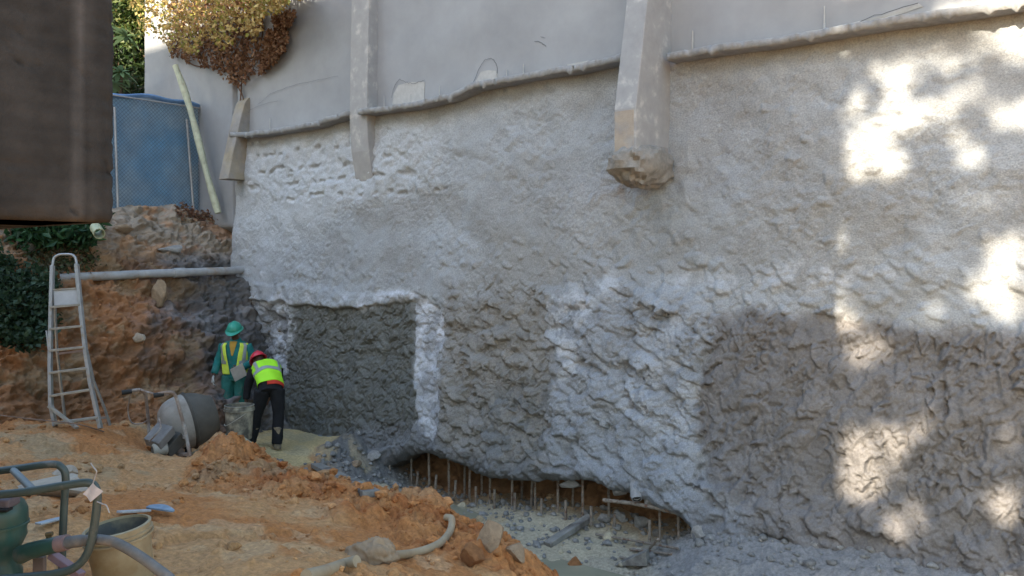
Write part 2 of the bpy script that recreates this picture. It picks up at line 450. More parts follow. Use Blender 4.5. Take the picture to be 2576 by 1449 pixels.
# the same ground behind and beside the camera, coarse
bx, by = np.meshgrid(np.linspace(-45, 45, 90), np.linspace(-45, 3.2, 50))
bz = np.where((np.abs(bx) < 9) & (by > -2), np.clip(ground_base(np.clip(bx, -9, 7), np.clip(by, 0, 16)), -3.6, -1.5), -1.7) + EYE - 0.05
structure(np_mesh('ground', np.stack([bx, by, bz], -1), grid_quads(50, 90)[:, ::-1], m_ground, None, np.broadcast_to(tan, bx.shape + (3,))))
# puddle of cement water in the trench
PW = [(-1.85, 12.2), (-1.2, 12.35), (-.7, 12.0), (-.1, 11.2), (.15, 10.2), (1.2, 9.4), (2.0, 8.6), (1.0, 8.2), (.2, 8.6), (-.6, 9.5), (-1.3, 10.6), (-1.9, 11.4)]
wb = MB(); wb.add([(x, y, EYE - 3.462) for x, y in PW], [tuple(range(len(PW)))])
m_water = mat('murky_water', (.30, .285, .20), rough=0.12, var=0.15, scale=2, bump=0.15, bscale=9, spec=0.5)
structure(wb.build('water', m_water))

# ------------------------------------------------------------------ earth bank closing the pit on the left
bs = np.linspace(-0.6, 10.5, 560); PR = [(0.75, -3.0), (0.35, -2.45), (-0.1, -2.1), (-.55, -1.4), (-.95, -.75), (-1.2, -.38), (-1.42, -.2), (-1.8, .2), (-2.15, .6), (-2.5, .92), (-3.2, 1.0), (-5, 1.0), (-9, 1.05)]
PRa = np.array(PR); ln = np.r_[0, np.cumsum(np.hypot(np.diff(PRa[:, 0]), np.diff(PRa[:, 1])))]
lv = np.r_[np.linspace(0, ln[9], 330), np.linspace(ln[9] + .05, ln[-1], 60)]
BT = np.interp(lv, ln, PRa[:, 0])[:, None]; BH = np.interp(lv, ln, PRa[:, 1])[:, None]; BS = bs[None, :]
q1, q2 = BS + 0 * BT, lv[:, None] + 0 * BS
amp = np.interp(lv, [0, ln[3], ln[9], ln[9] + 1, ln[-1]], [.9, 1, .8, .25, .1])[:, None]
wq = fbm(q1 * .8, q2 * .8, 3, 103) * .5
dsp = amp * (fbm(q1 * .7, q2 * .9, 3, 101) * .22 + np.clip(ridge((q1 + wq) * 1.1, (q2 + wq * .6) * 1.7, 4, 105), -1.3, 1.3) * .11 + fbm(q1 * 5, q2 * 6, 4, 108) * .075)
dsp *= sstep(-.6, .5, BS + 0 * BT) * 0.75 + .25
DN = dsp.copy(); W1b = noise(q1 * 9, q2 * 9, 111); W2b = noise(q1 * 9, q2 * 9, 112)
for _ in range(900):
    x = rng.uniform(-.4, 7.5); y = rng.uniform(0.2, ln[9])
    r = rng.uniform(.04, .13) * (1 if rng.random() < .85 else 1.8)
    # regular spacing is about 2 cm along s and about 1.3 cm along the profile
    daub(DN, dsp, -0.6, 0.0, 0.0198, x, y * 0.0198 / (ln[9] / 329), r * 1.3, r * 1.5, rng.uniform(-.5, .5), r * .6, r * rng.normal() * .25, r * rng.normal() * .3, 3.5, W1b, W2b, 0)
dsp = DN
BTd, BHd = BT + dsp * .85, BH + dsp * .45
BX = P0X + Ex * BTd + Nx * BS; BY = P0Y + Ey * BTd + Ny * BS; BZ = EYE + BHd
kk = fbm(q1 * .9, q2 * .9, 5, 121, .6)[..., None]; kg = fbm(q1 * 1.4 + 7, q2 * 1.4, 5, 126, .6)[..., None]
cb = np.array([.23, .12, .06]) * (1 - sstep(-.3, .4, kk)) + np.array([.34, .165, .078]) * sstep(-.3, .4, kk)
cb = cb * (1 - .6 * sstep(.1, .5, kg)) + np.array([.30, .225, .14]) * .6 * sstep(.1, .5, kg)
grey = sstep(2.6, .9, BS + .8 * kg[..., 0] + 0 * BT)[..., None]
cb = cb * (1 - .92 * grey) + (np.array([.11, .112, .115]) * (1 - .6 * sstep(0, .5, kk)) + np.array([.24, .245, .255]) * .6 * sstep(0, .5, kk)) * .92 * grey
topz = sstep(-.1, .3, BHd)[..., None]
cb = cb * (1 - .6 * topz) + (np.array([.42, .34, .25]) * (1 - sstep(.1, .5, kg)) + np.array([.46, .26, .14]) * sstep(.1, .5, kg)) * .6 * topz
m_bank = mat('cut_clay_bank', (1, 1, 1), rough=.9, var=.35, scale=7, bump=1.0, bscale=28, vc=True, spec=.2, bdist=.02)
structure(np_mesh('earth_bank', np.stack([BX, BY, BZ], -1), grid_quads(len(lv), len(bs))[:, ::-1], m_bank, None, cb))
ux, uy = np.meshgrid(np.linspace(-70, 10, 40), np.linspace(19.5, 90, 40))
structure(np_mesh('terrain', np.stack([ux, uy, np.full(ux.shape, EYE + .92)], -1), grid_quads(40, 40), m_bank, None, np.broadcast_to(np.array([.12, .11, .06]), ux.shape + (3,))))
# raw earth behind the undercut foot of the wall
et, eh = np.meshgrid(np.linspace(2.0, 9.2, 360), np.linspace(-3.75, -2.2, 90))
es_ = -.42 + fbm(et * 2, eh * 2.5, 4, 131) * .1 + np.clip(ridge(et * 3, eh * 4, 3, 133), -1, 1) * .05 + sstep(-2.8, -3.5, eh) * .22
ec = np.array([.20, .11, .055]) + 0.05 * fbm(et * 3, eh * 3, 4, 135)[..., None] * np.array([1, .6, .35])
structure(np_mesh('earth_face', np.stack([P0X + Ex * et + Nx * es_, P0Y + Ey * et + Ny * es_, EYE + eh], -1), grid_quads(90, 360), m_bank, None, np.clip(ec, .02, 1)))

# ================================================================== SHOTCRETE WALL
wt0, wh0, wd = -2.1, -3.9, 0.0125
WT, WH = np.meshgrid(np.arange(wt0, 13.4, wd), np.arange(wh0, 2.9, wd))
def wpoly(pp, s=.25): return [wall_th(x, y, s) for x, y in pp]
ww1 = fbm(WT * 2.2, WH * 2.2, 4, 201) * .09; ww2 = fbm(WT * 2.2 + 40, WH * 2.2, 4, 205) * .09
def wmask(pp, soft=.06, k=1.0): return sstep(-soft, soft, poly_sd(wpoly(pp), WT + ww1 * k, WH + ww2 * k))
ZB = wmask([(722, 768), (880, 770), (1038, 764), (1046, 850), (1050, 930), (1055, 1000), (1068, 1050), (1040, 1110), (960, 1128), (850, 1095), (720, 1080)], .02, .6)
ZG_ = wmask([(400, 738), (600, 746), (722, 766), (720, 1090), (400, 1090)], .03, .7)
ZC = wmask([(1036, 742), (1095, 762), (1112, 790), (1108, 900), (1130, 1000), (1128, 1130), (1100, 1160), (1050, 1130), (1068, 1050), (1050, 930)], .05)
ZD = wmask([(1108, 730), (1260, 705), (1400, 725), (1390, 850), (1400, 960), (1410, 1260), (1330, 1260), (1100, 1260), (1128, 1000), (1108, 900)], .1)
ZE = wmask([(1400, 735), (1560, 725), (1700, 745), (1800, 800), (1800, 900), (1760, 1050), (1790, 1180), (1900, 1300), (1950, 1500), (1740, 1400), (1600, 1300), (1400, 1260)], .1)
ZF = wmask([(1790, 805), (1900, 785), (2150, 800), (2350, 838), (2760, 825), (3600, 860), (3600, 2400), (2760, 1800), (1950, 1500), (1900, 1300), (1790, 1180), (1765, 1050)], .08)
base = np.interp(WH, [-3.6, -2.8, -2.0, -1.0, -.3, .5, 1.5, 2.3], [.46, .44, .34, .24, .17, .13, .08, .05])
base = base + fbm(WT * .55, WH * .7, 3, 211) * .05 * sstep(2.5, 1.6, WH) + fbm(WT * 1.5, WH * 1.5, 3, 214) * .03
rough = np.clip(ZB + ZG_ + ZC + ZD + ZE + ZF, 0, 1)
upper = 1 - rough
# sprayed coat: rolling surface, oblique wrinkles, some pits
rot = .45
ra, rb = WT * math.cos(rot) - WH * math.sin(rot), WT * math.sin(rot) + WH * math.cos(rot)
wrk = ridge(ra * 1.7 + ww1 * 7, rb * 3.2 + ww2 * 7, 4, 221)
wa = sstep(-.15, .45, noise(WT * .8 + 2, WH * .9, 223)) * .8 + .15
wa = np.maximum(wa, wmask([(1500, 250), (1760, 420), (2150, 330), (2150, 560), (1700, 620), (1450, 520)], .3) * .9)
HT = base + upper * (np.clip(wrk, -1.2, 1.2) * .017 * wa + fbm(WT * 4.2, WH * 4.2, 4, 225) * .016 * (0.25 + wa))
brk = wmask([(590, 365), (880, 335), (1120, 470), (900, 525), (600, 490)], .12)
course = np.clip(np.cos((WH + ww2 * .8) * 2 * math.pi / .27) * 1.6 - .7, 0, 1) * sstep(-.15, .3, noise(WT * 5, WH * 2, 227))
HT -= brk * course * .055
HT += brk * np.clip(ridge(ra * 4, rb * 4, 2, 228), -1, 1) * .02
# the upper coat stands proud over the unfinished panels at the far end
HT += ZB * -.045 + ZG_ * -.15 + ZC * -.05
HT += wmask([(560, 700), (880, 735), (1045, 742), (1050, 762), (880, 770), (720, 766), (560, 748)], .05) * .035
HT0 = HT.copy()
wW1 = noise(WT * 4.5, WH * 4.5, 231) * .6 + fbm(WT * 11, WH * 11, 3, 233, .65) * .35; wW2 = noise(WT * 4.5 + 9, WH * 4.5, 232) * .6 + fbm(WT * 11, WH * 11, 3, 236, .65) * .35
def scatter(mask, box, n, fn, thr=.5):
    (x0, y0), (x1, y1) = wall_th(box[0], box[1]), wall_th(box[2], box[3])
    ya, yb = min(y0, y1) - .2, max(y0, y1) + .2
    for _ in range(n):
        x = rng.uniform(x0, x1); y = rng.uniform(ya, yb)
        i, j = int((y - wh0) / wd), int((x - wt0) / wd)
        if 0 <= i < mask.shape[0] and 0 <= j < mask.shape[1] and mask[i, j] > thr: fn(x, y)
def blur(A, n=1):
    for _ in range(n):
        A = (A + np.roll(A, 1, 0) + np.roll(A, -1, 0) + np.roll(A, 1, 1) + np.roll(A, -1, 1)) / 5
    return A
def d_lump(x, y, k=1.0):
    r = rng.uniform(.035, .10) * (1 if rng.random() < .75 else 1.5) * k
    daub(HT, HT0, wt0, wh0, wd, x, y, r * rng.uniform(1.2, 2.4), r, rng.normal(-.5, .3), r * rng.uniform(.4, .75), r * rng.normal() * .1, -r * rng.uniform(.1, .4), 3.2, wW1, wW2, 2)
def d_trowel(x, y):
    a = rng.uniform(.06, .2); b = a * rng.uniform(.35, .7); an = rng.normal(1.25, .5)
    daub(HT, HT0, wt0, wh0, wd, x, y, a, b, an, rng.uniform(-.012, .03), rng.normal() * .011, rng.normal() * .02, rng.uniform(3, 8), wW1 * .8, wW2 * .8, 0)
def d_flick(x, y):
    a = rng.uniform(.04, .1); b = a * rng.uniform(.25, .5); an = rng.normal(1.0, .7)
    daub(HT, HT0, wt0, wh0, wd, x, y, a, b, an, rng.uniform(.008, .03), rng.normal() * .008, rng.normal() * .012, rng.uniform(3, 8), wW1, wW2, 0)
def d_clay(x, y):
    r = rng.uniform(.045, .11)
    daub(HT, HT0, wt0, wh0, wd, x, y, r * rng.uniform(1, 1.7), r, rng.normal(.3, .6), r * .26, r * rng.normal() * .12, -r * rng.uniform(0, .25), rng.uniform(3, 7), wW1, wW2, 0 if rng.random() < .6 else 2)
def d_small(x, y):
    r = rng.uniform(.02, .06)
    daub(HT, HT0, wt0, wh0, wd, x, y, r * rng.uniform(1, 2.0), r, rng.normal(-.4, .5), r * rng.uniform(.2, .5), r * rng.normal() * .15, -r * rng.uniform(0, .3), 3, wW1, wW2, 2)
scatter(ZE, (1330, 690, 2000, 1400), 1150, d_lump, .35)
scatter(ZE, (1330, 690, 2000, 1400), 500, d_small, .35)
def d_slump(x, y):
    a = rng.uniform(.14, .32); b = a * rng.uniform(.28, .42)
    daub(HT, HT0, wt0, wh0, wd, x, y, a, b, rng.normal(-.38, .18), b * rng.uniform(.5, .85), b * rng.normal() * .1, -b * rng.uniform(.3, .6), 3.2, wW1, wW2, 2)
scatter(ZE, (1400, 740, 1950, 1350), 130, d_slump, .5)
scatter(ZD, (1120, 900, 1420, 1240), 40, d_slump, .5)
scatter(ZD, (1080, 700, 1430, 1260), 900, d_small, .35)
scatter(ZD, (1080, 900, 1430, 1260), 260, d_clay, .35)
scatter(ZD, (1080, 760, 1430, 1260), 160, d_lump, .35)
scatter(ZC, (1030, 740, 1150, 1160), 420, d_small)
scatter(ZG_, (400, 738, 722, 1090), 420, d_lump)
pats = sstep(-.35, .15, noise(WT * 1.1 + 3, WH * 1.3, 252)) * ZF
scatter(pats, (1750, 780, 3000, 1800), 1700, d_trowel, .3)
def d_plate(x, y):
    a = rng.uniform(.14, .3); b = a * rng.uniform(.35, .6)
    daub(HT, HT0, wt0, wh0, wd, x, y, a, b, rng.normal(1.1, .5), rng.uniform(.01, .04), rng.normal() * .012, rng.normal() * .022, rng.uniform(7, 14), wW1 * .7, wW2 * .7, 0)
scatter(ZF, (1780, 800, 3000, 1700), 260, d_plate, .6)
scatter(pats, (1750, 780, 3000, 1800), 700, d_flick, .6)
scatter(ZF, (1750, 1250, 2760, 1800), 200, d_lump, .4)
scatter(ZB, (715, 765, 1070, 1128), 1300, d_clay, .5)
scatter(upper, (600, 640, 2600, 800), 260, d_small, .9)
scatter(upper, (1400, 690, 2600, 800), 120, lambda x, y: d_lump(x, y, .6), .85)
scatter(upper, (1700, 300, 2300, 640), 60, d_small, .9)
HT = HT0 + (HT - HT0) * (1 + .45 * rough)
soft = np.clip(upper + .35 * ZE + .5 * ZC, 0, 1)
HT = HT * (1 - soft) + blur(HT, 1) * soft
crv = HT - blur(HT, 14)
HT += rough * (fbm(WT * 10, WH * 10, 4, 241, .7) * .011) + upper * fbm(WT * 15, WH * 15, 3, 245, .75) * .0046 * (.35 + 1.3 * sstep(-.3, .4, noise(WT * .7 + 7, WH * .9, 246)))
cre = sstep(.94, .99, 1 - np.abs(noise(WT * 2.6 + ww1 * 9, WH * 3.4 + ww2 * 9, 247))) * sstep(.0, .3, noise(WT * 1.7, WH * 1.7 + 5, 248)) + sstep(.93, .99, 1 - np.abs(noise(WT * 6 + ww1 * 14, WH * 7 + ww2 * 14, 249))) * sstep(.05, .35, noise(WT * 2.6 + 8, WH * 2.6, 250)) * .7
HT -= cre * (rough * .026 + upper * .007)
# long trowel drags in the dark panel
drag = np.maximum(wmask([(2250, 1020), (2330, 900), (2420, 880), (2560, 900), (2520, 1200), (2300, 1250)], .15), ZF * (1 - pats) * .5)
HT += drag * noise(WT * 16 + WH * 4, WH * 1.6 - WT * 1.2, 251) * .018
# colour: the mortar's own shade, wet and dry pours, sky glare lightened in at the far end
cA, cA2 = np.array([.37, .392, .415]), np.array([.325, .335, .342])
kA = sstep(-.35, .35, fbm(WT * .6, WH * .8, 5, 261, .55) + np.clip(-.25 * (WH - .2), -.5, .35))[..., None]
cw = cA * (1 - kA) + cA2 * kA
def lay(cw, m, c, k=1.0): m = (m * k)[..., None]; return cw * (1 - m) + np.array(c) * m
n_r = fbm(WT * 3.5, WH * 3.5, 5, 271, .62)
softD = wmask([(1108, 740), (1260, 715), (1400, 735), (1390, 850), (1400, 960), (1410, 1260), (1330, 1260), (1100, 1260), (1128, 1000), (1108, 900)], .28, 1.5); softE = wmask([(1400, 735), (1560, 725), (1700, 745), (1800, 800), (1800, 900), (1760, 1050), (1790, 1180), (1900, 1300), (1950, 1500), (1740, 1400), (1600, 1300), (1400, 1260)], .25, 1.5)
cw = lay(cw, softD, (.25, .24, .222)); cw = lay(cw, softE, (.295, .312, .335)); cw = lay(cw, ZF, (.165, .157, .154))
cw = lay(cw, ZC, (.37, .385, .41)); cw = lay(cw, ZG_, (.27, .28, .295)); cw = lay(cw, ZB, (.118, .122, .112))
wetD = wmask([(1230, 980), (1400, 935), (1410, 1190), (1330, 1210), (1230, 1120)], .2) * sstep(-.25, .15, n_r)
cw = lay(cw, wetD, (.15, .155, .155), .8)
cw = lay(cw, wmask([(1060, 1060), (1180, 1130), (1420, 1190), (1420, 1260), (1000, 1200), (880, 1100), (960, 1060)], .15), (.15, .155, .16), .75)
cw = lay(cw, wmask([(1800, 1180), (1960, 1300), (2200, 1400), (2760, 1480), (2760, 1800), (1800, 1500), (1740, 1340)], .25), (.17, .17, .175), .6)
cw = lay(cw, wmask([(560, 330), (880, 290), (1100, 320), (1060, 450), (820, 540), (690, 640), (640, 720), (560, 600)], .4, 2.0), (.50, .53, .565), .8)  # pale overspray, lightened further to paint in sky glare
def spray(pp, k=.8, soft=.14): return wmask(pp, soft, 1.6) * sstep(-.35, .25, n_r) * k
for pp, k in (([(862, 738), (1050, 734), (1104, 765), (1112, 790), (1108, 880), (1060, 900), (1050, 765), (900, 764)], .95),
              ([(1400, 735), (1530, 690), (1570, 730), (1470, 800), (1480, 900), (1420, 960), (1395, 830)], .55),
              ([(1640, 690), (1900, 690), (2120, 655), (2320, 695), (2120, 722), (1950, 715), (1680, 722)], .5),
              ([(1050, 900), (1112, 900), (1132, 1000), (1128, 1110), (1070, 1060)], .6),
              ([(1620, 760), (1760, 800), (1770, 1000), (1700, 1150), (1560, 1000)], .25),
              ([(690, 760), (735, 790), (725, 930), (690, 930), (680, 850)], .85),
              ([(600, 738), (780, 742), (800, 762), (620, 760)], .9)):
    cw = lay(cw, spray(pp, k), (.56, .585, .63))
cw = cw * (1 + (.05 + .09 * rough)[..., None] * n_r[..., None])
# the upper coat near the buttress foot is browner
cw = lay(cw, wmask([(1600, 470), (1700, 520), (1600, 640), (1400, 720), (1100, 715), (1250, 620), (1500, 600)], .4), (.30, .295, .28), .5)
# trim to the ledge above and to the ragged lip below
lipx = [(560, 1150), (940, 1200), (985, 1168), (1036, 1142), (1090, 1150), (1130, 1160), (1180, 1186), (1233, 1202), (1290, 1207), (1340, 1213), (1400, 1212), (1466, 1212), (1530, 1228), (1600, 1250), (1660, 1284), (1709, 1300), (1750, 1335), (1775, 1420)]
lip = np.array([wall_th(x, y, .42) for x, y in lipx])
ledgepx = {'a': [(588, 346), (640, 343), (740, 330), (800, 318), (866, 297)], 'b': [(912, 289), (1030, 275), (1140, 250), (1200, 223), (1330, 200), (1450, 180), (1562, 157)],
           'c': [(1688, 152), (1800, 134), (1950, 116), (2100, 91), (2250, 64), (2400, 46), (2576, 19), (2760, -12)]}
lth = {k: np.array([wall_th(x, y, .22) for x, y in v]) for k, v in ledgepx.items()}
allT = np.concatenate([lth[k] for k in 'abc'])
nt_, nv_ = 1160, 520
tv = np.linspace(-1.72, 13.2, nt_)
htop = np.interp(tv, allT[:, 0], allT[:, 1]) + .01
hlip = np.interp(tv, lip[:, 0], lip[:, 1]) + noise(tv * 4, tv * 0, 281) * .025 + noise(tv * 15, tv * 0, 282) * .014
hlip = np.where(tv > lip[-1, 0], hlip + sstep(lip[-1, 0], lip[-1, 0] + 1.2, tv) * (-3.75 - lip[-1, 1]), hlip)
vv = np.linspace(0, 1, nv_)[:, None]
VT = np.broadcast_to(tv, (nv_, nt_)); VH = htop * (1 - vv) + hlip * vv
VSf = samp(HT, wt0, wh0, wd, VT, VH)
endk = sstep(-1.72, -1.45, VT)
VSf = VSf * endk - .25 * (1 - endk)
dl = np.clip((VH - hlip) / .16, 0, 1); VSf = VSf - .13 * (1 - dl) ** 2
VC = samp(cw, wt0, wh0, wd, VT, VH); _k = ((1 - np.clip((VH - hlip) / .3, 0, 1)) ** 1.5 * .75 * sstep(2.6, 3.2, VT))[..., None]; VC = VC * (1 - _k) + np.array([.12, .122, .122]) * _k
# underside of the lip curls back into the undercut
ur, uh, uc = [], [], []
for i, k in enumerate((.06, .16, .3, .5, .75, 1.0)):
    ur.append(VSf[-1] * (1 - k) + (-.5) * k + noise(tv * 6, tv * 0 + i, 283) * .04); uh.append(hlip - .03 * math.sin(k * 3.1) + .10 * k + noise(tv * 7, tv * 0 + 3 * i, 285) * .035)
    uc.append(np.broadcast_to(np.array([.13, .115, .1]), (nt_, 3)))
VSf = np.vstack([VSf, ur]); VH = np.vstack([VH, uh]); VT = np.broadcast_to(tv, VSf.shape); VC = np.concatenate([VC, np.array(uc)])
VW = np.stack([P0X + Ex * VT + Nx * VSf, P0Y + Ey * VT + Ny * VSf, EYE + VH], -1)
Qw = grid_quads(*VSf.shape)
_du = np.gradient(VW, axis=1); _dv = np.gradient(VW, axis=0); VN = np.cross(_du, _dv); VN /= np.linalg.norm(VN, axis=-1)[..., None] + 1e-12
VN *= np.sign((VN[..., 0] * Nx + VN[..., 1] * Ny).mean())
zone = np.stack([samp(z, wt0, wh0, wd, VT, VH) for z in (ZB, ZG_, ZC, ZD, ZE, ZF)], -1)
zi = np.where(zone.max(-1) > .5, zone.argmax(-1) + 1, 0); zi[-6:] = 7
zq = zi.ravel()[Qw[:, 0]]
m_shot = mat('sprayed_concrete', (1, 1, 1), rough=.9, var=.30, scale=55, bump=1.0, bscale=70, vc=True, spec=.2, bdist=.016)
m_wet = mat('wet_mortar', (1, 1, 1), rough=.6, var=.30, scale=45, bump=.9, bscale=55, vc=True, spec=.35, bdist=.012)
_f = np.cross(VW[1, 0] - VW[0, 0], VW[0, 1] - VW[0, 0]); flipw = (np.dot(np.cross(VW[300, 501] - VW[300, 500], VW[301, 500] - VW[300, 500]), np.array([Nx, Ny, 0])) < 0)
shot = thing('shotcrete_wall', 'tall lumpy grey sprayed concrete facing on the pit side below the jutting ledges', 'retaining wall', loc=wp(5, 0, -3.3))
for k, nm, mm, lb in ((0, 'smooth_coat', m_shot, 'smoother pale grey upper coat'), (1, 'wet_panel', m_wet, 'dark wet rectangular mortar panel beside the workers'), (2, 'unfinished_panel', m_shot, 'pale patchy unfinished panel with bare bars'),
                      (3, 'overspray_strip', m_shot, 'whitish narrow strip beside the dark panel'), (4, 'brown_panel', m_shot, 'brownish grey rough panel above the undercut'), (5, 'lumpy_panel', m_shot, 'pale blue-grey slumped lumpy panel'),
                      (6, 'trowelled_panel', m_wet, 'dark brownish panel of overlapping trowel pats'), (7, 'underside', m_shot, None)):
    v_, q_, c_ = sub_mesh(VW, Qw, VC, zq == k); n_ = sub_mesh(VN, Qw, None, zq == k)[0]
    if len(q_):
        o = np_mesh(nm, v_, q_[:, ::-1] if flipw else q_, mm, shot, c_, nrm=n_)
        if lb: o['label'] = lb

# ================================================================== PLASTERED WALL ABOVE
m_plas = mat('grey_plaster', (.335, .35, .37), rough=.88, var=.10, scale=1.6, bump=.35, bscale=120, col2=(.28, .29, .305), thr=.56, spot=.7, sharp=.2, spec=.2, bdist=.004, coord='Object')
m_conc = mat('buttress_concrete', (.35, .35, .35), rough=.88, var=.14, scale=5, bump=.5, bscale=90, col2=(.46, .45, .43), thr=.62, spot=5, sharp=.06, spec=.2, bdist=.005)
m_tanc = mat('bare_tan_concrete', (.40, .345, .285), rough=.9, var=.15, scale=9, bump=.5, bscale=80, col2=(.34, .34, .34), thr=.62, spot=4, sharp=.12)
m_lump = mat('broken_footing', (.30, .28, .25), rough=.95, var=.3, scale=14, bump=1.0, bscale=45, bdist=.015)
m_pal = mat('pale_bare_plaster', (.43, .43, .42), rough=.9, var=.15, scale=12, bump=.3, bscale=80)
m_dark = mat('dark_crack', (.12, .12, .122), rough=.95, var=.2)
bw = thing('boundary_wall', 'tall plastered grey boundary wall with battered buttresses above the sprayed facing', 'wall', loc=wp(5, -.15, 2.2))
def panel(name, t0, t1, h0f, h1, th=.22, nx=160, ny=60):
    T_, K_ = np.meshgrid(np.linspace(t0, t1, nx), np.linspace(0, 1, ny))
    H_ = h0f(T_) * (1 - K_) + h1 * K_
    S_ = fbm(T_ * .5, H_ * .6, 3, 301) * .018
    S_[0] = -th; S_[-1] = -th; S_[:, 0] = -th; S_[:, -1] = -th
    return np_mesh(name, np.stack([P0X + Ex * T_ + Nx * S_, P0Y + Ey * T_ + Ny * S_, EYE + H_], -1), grid_quads(ny, nx), m_plas, bw)
wpan = panel('wall_panel', -1.62, 14, lambda t: np.interp(t, allT[:, 0], allT[:, 1]) - .12, 6.0)
panel('wall_panel', -5.1, -1.625, lambda t: 0 * t + .55, 6.0, nx=60)
# ledges: ragged projecting strip left where the old ground stood
m_led = mat('crusted_ledge', (.30, .31, .32), rough=.92, var=.2, scale=12, bump=.8, bscale=60, bdist=.01)
for key in 'abc':
    L_ = lth[key]; n = int((L_[-1, 0] - L_[0, 0]) / .02)
    t = np.linspace(L_[0, 0], L_[-1, 0], n); h = np.interp(t, L_[:, 0], L_[:, 1])
    t = np.r_[t[0] - (.0 if key == 'a' else .02), t, t[-1] + (.14 if key != 'c' else 0)]; h = np.r_[h[0], h, h[-1] + .015]; n = len(t)
    pr = [(-.03, .10), (.12, .095), (.262, .084), (.288, .076), (.292, .072), (.288, .004), (.27, -.002), (.12, -.004), (.0, -.01), (-.03, -.01)]
    rows = []
    for i, (s_, dh) in enumerate(pr):
        k = 1.0 if 2 <= i <= 6 else .4
        s2 = s_ + k * (noise(t * 3, t * 0 + 1.3, 311) * .03 + noise(t * 9, t * 0 + 2.3, 316) * .015 + noise(t * 24, t * 0 + i * .4, 312) * .012)
        h2 = h + dh + k * (noise(t * 2, t * 0 + 4, 313) * .012 + noise(t * 19, t * 0 + i * .5, 314) * .008)
        if i in (5, 6): h2 = h2 - np.clip(noise(t * 9, t * 0 + 8, 315), 0, 1) ** 2 * .09
        rows.append(np.stack([P0X + Ex * t + Nx * s2, P0Y + Ey * t + Ny * s2, EYE + h2], -1))
    rows = np.array(rows); c0_ = rows[:, :1].mean(0, keepdims=True).repeat(len(pr), 0); c1_ = rows[:, -1:].mean(0, keepdims=True).repeat(len(pr), 0)
    rows = np.concatenate([c0_, rows, c1_], 1)
    np_mesh('ledge', rows, grid_quads(len(pr), n + 2), m_led, bw)
# buttresses
def buttress(t0, t1, prof, name='buttress', mm=None, jit=.004, parent=bw):
    """prof: list of (h, s) from the foot upwards"""
    b = MB(); n = len(prof)
    for h, s in prof:
        for t, k in ((t0, -.05), (t1, -.05), (t1, s), (t0, s)): b.v.append(tuple(wp(t, k, h)))
    for i in range(n - 1):
        for a, c in ((0, 1), (1, 2), (2, 3), (3, 0)): b.f.append((4 * i + a, 4 * i + c, 4 * i + 4 + c, 4 * i + 4 + a))
    b.f.append((3, 2, 1, 0)); b.f.append(tuple(4 * (n - 1) + k for k in range(4)))
    return b.build(name, mm or m_conc, parent, bevel=.012, jitter=jit, sub=2)
def fp(px, tw):
    """how far a buttress corner at px stands out from the wall when its foot line is at tw"""
    v = wp(tw, 0, 0); k = (px - CX) / F
    return (v.x - k * v.y) / (k * Ny - Nx) * -1
t3 = wall_t(1690)
s_lo = abs(fp(1600, t3)); 
b3 = buttress(t3 - .29, t3, [(1.2, s_lo), (1.74, s_lo), (2.4, s_lo - .13), (3.0, s_lo - .25), (4.6, s_lo - .56), (6.0, .02)])
_b = MB(); _b.hexa([wp(t, s_, h) for h in (1.2, 1.72) for t, s_ in ((t3 - .283, s_lo - .02), (t3 - .03, s_lo - .02), (t3 - .03, s_lo + .005), (t3 - .283, s_lo + .005))]); b3f = _b.build('bare_face', m_tanc, None)
adopt(b3f, b3); b3f['label'] = 'tan unpainted lower face of the buttress'
bl = MB(); nn = 26
for i in range(nn):
    for j in range(nn * 2):
        th, ph = math.pi * i / (nn - 1), 2 * math.pi * j / (nn * 2)
        q = Vector((math.sin(th) * math.cos(ph), math.sin(th) * math.sin(ph), math.cos(th)))
        q = Vector([math.copysign(abs(c) ** .62, c) for c in q])
        k = 1 + .16 * float(fbm(np.array(q.x * 2.2 + q.z), np.array(q.y * 2.2 + q.z * 1.7), 4, 321)) + .05 * float(noise(np.array(q.x * 9 + q.z * 5), np.array(q.y * 9), 325))
        wdt = (1.0 if q.z > -.2 else 1.0 + .45 * (q.z + .2))
        p = wp(t3 - .15, s_lo * .55, 1.1) + Vector((Ex, Ey, 0)) * (q.x * .27 * k * wdt) + Vector((Nx, Ny, 0)) * (q.y * .46 * k * wdt) + Vector((0, 0, q.z * .24 * k))
        bl.v.append(tuple(p))
for i in range(nn - 1):
    for j in range(nn * 2):
        j2 = (j + 1) % (nn * 2); bl.f.append((i * nn * 2 + j, i * nn * 2 + j2, (i + 1) * nn * 2 + j2, (i + 1) * nn * 2 + j))
bl.build('footing', m_lump, b3, smooth=True)
t2 = wall_t(950); s2_ = max(.12, min(.45, abs(fp(926, t2))))
buttress(t2 - .42, t2, [(.95, .0), (1.35, s2_ * .55), (1.75, s2_ * .95), (2.3, s2_ + .03), (6.0, s2_ - .05)])
t1_ = wall_t(628)
buttress(t1_ - .30, t1_, [(1.5, .46), (2.2, .30), (2.75, .16), (2.95, .10), (3.05, .02)], mm=mat('stained_buttress', (.27, .26, .25), rough=.9, var=.25, scale=4, bump=.4, bscale=60, col2=(.33, .29, .22), thr=.5, spot=3, sharp=.15))
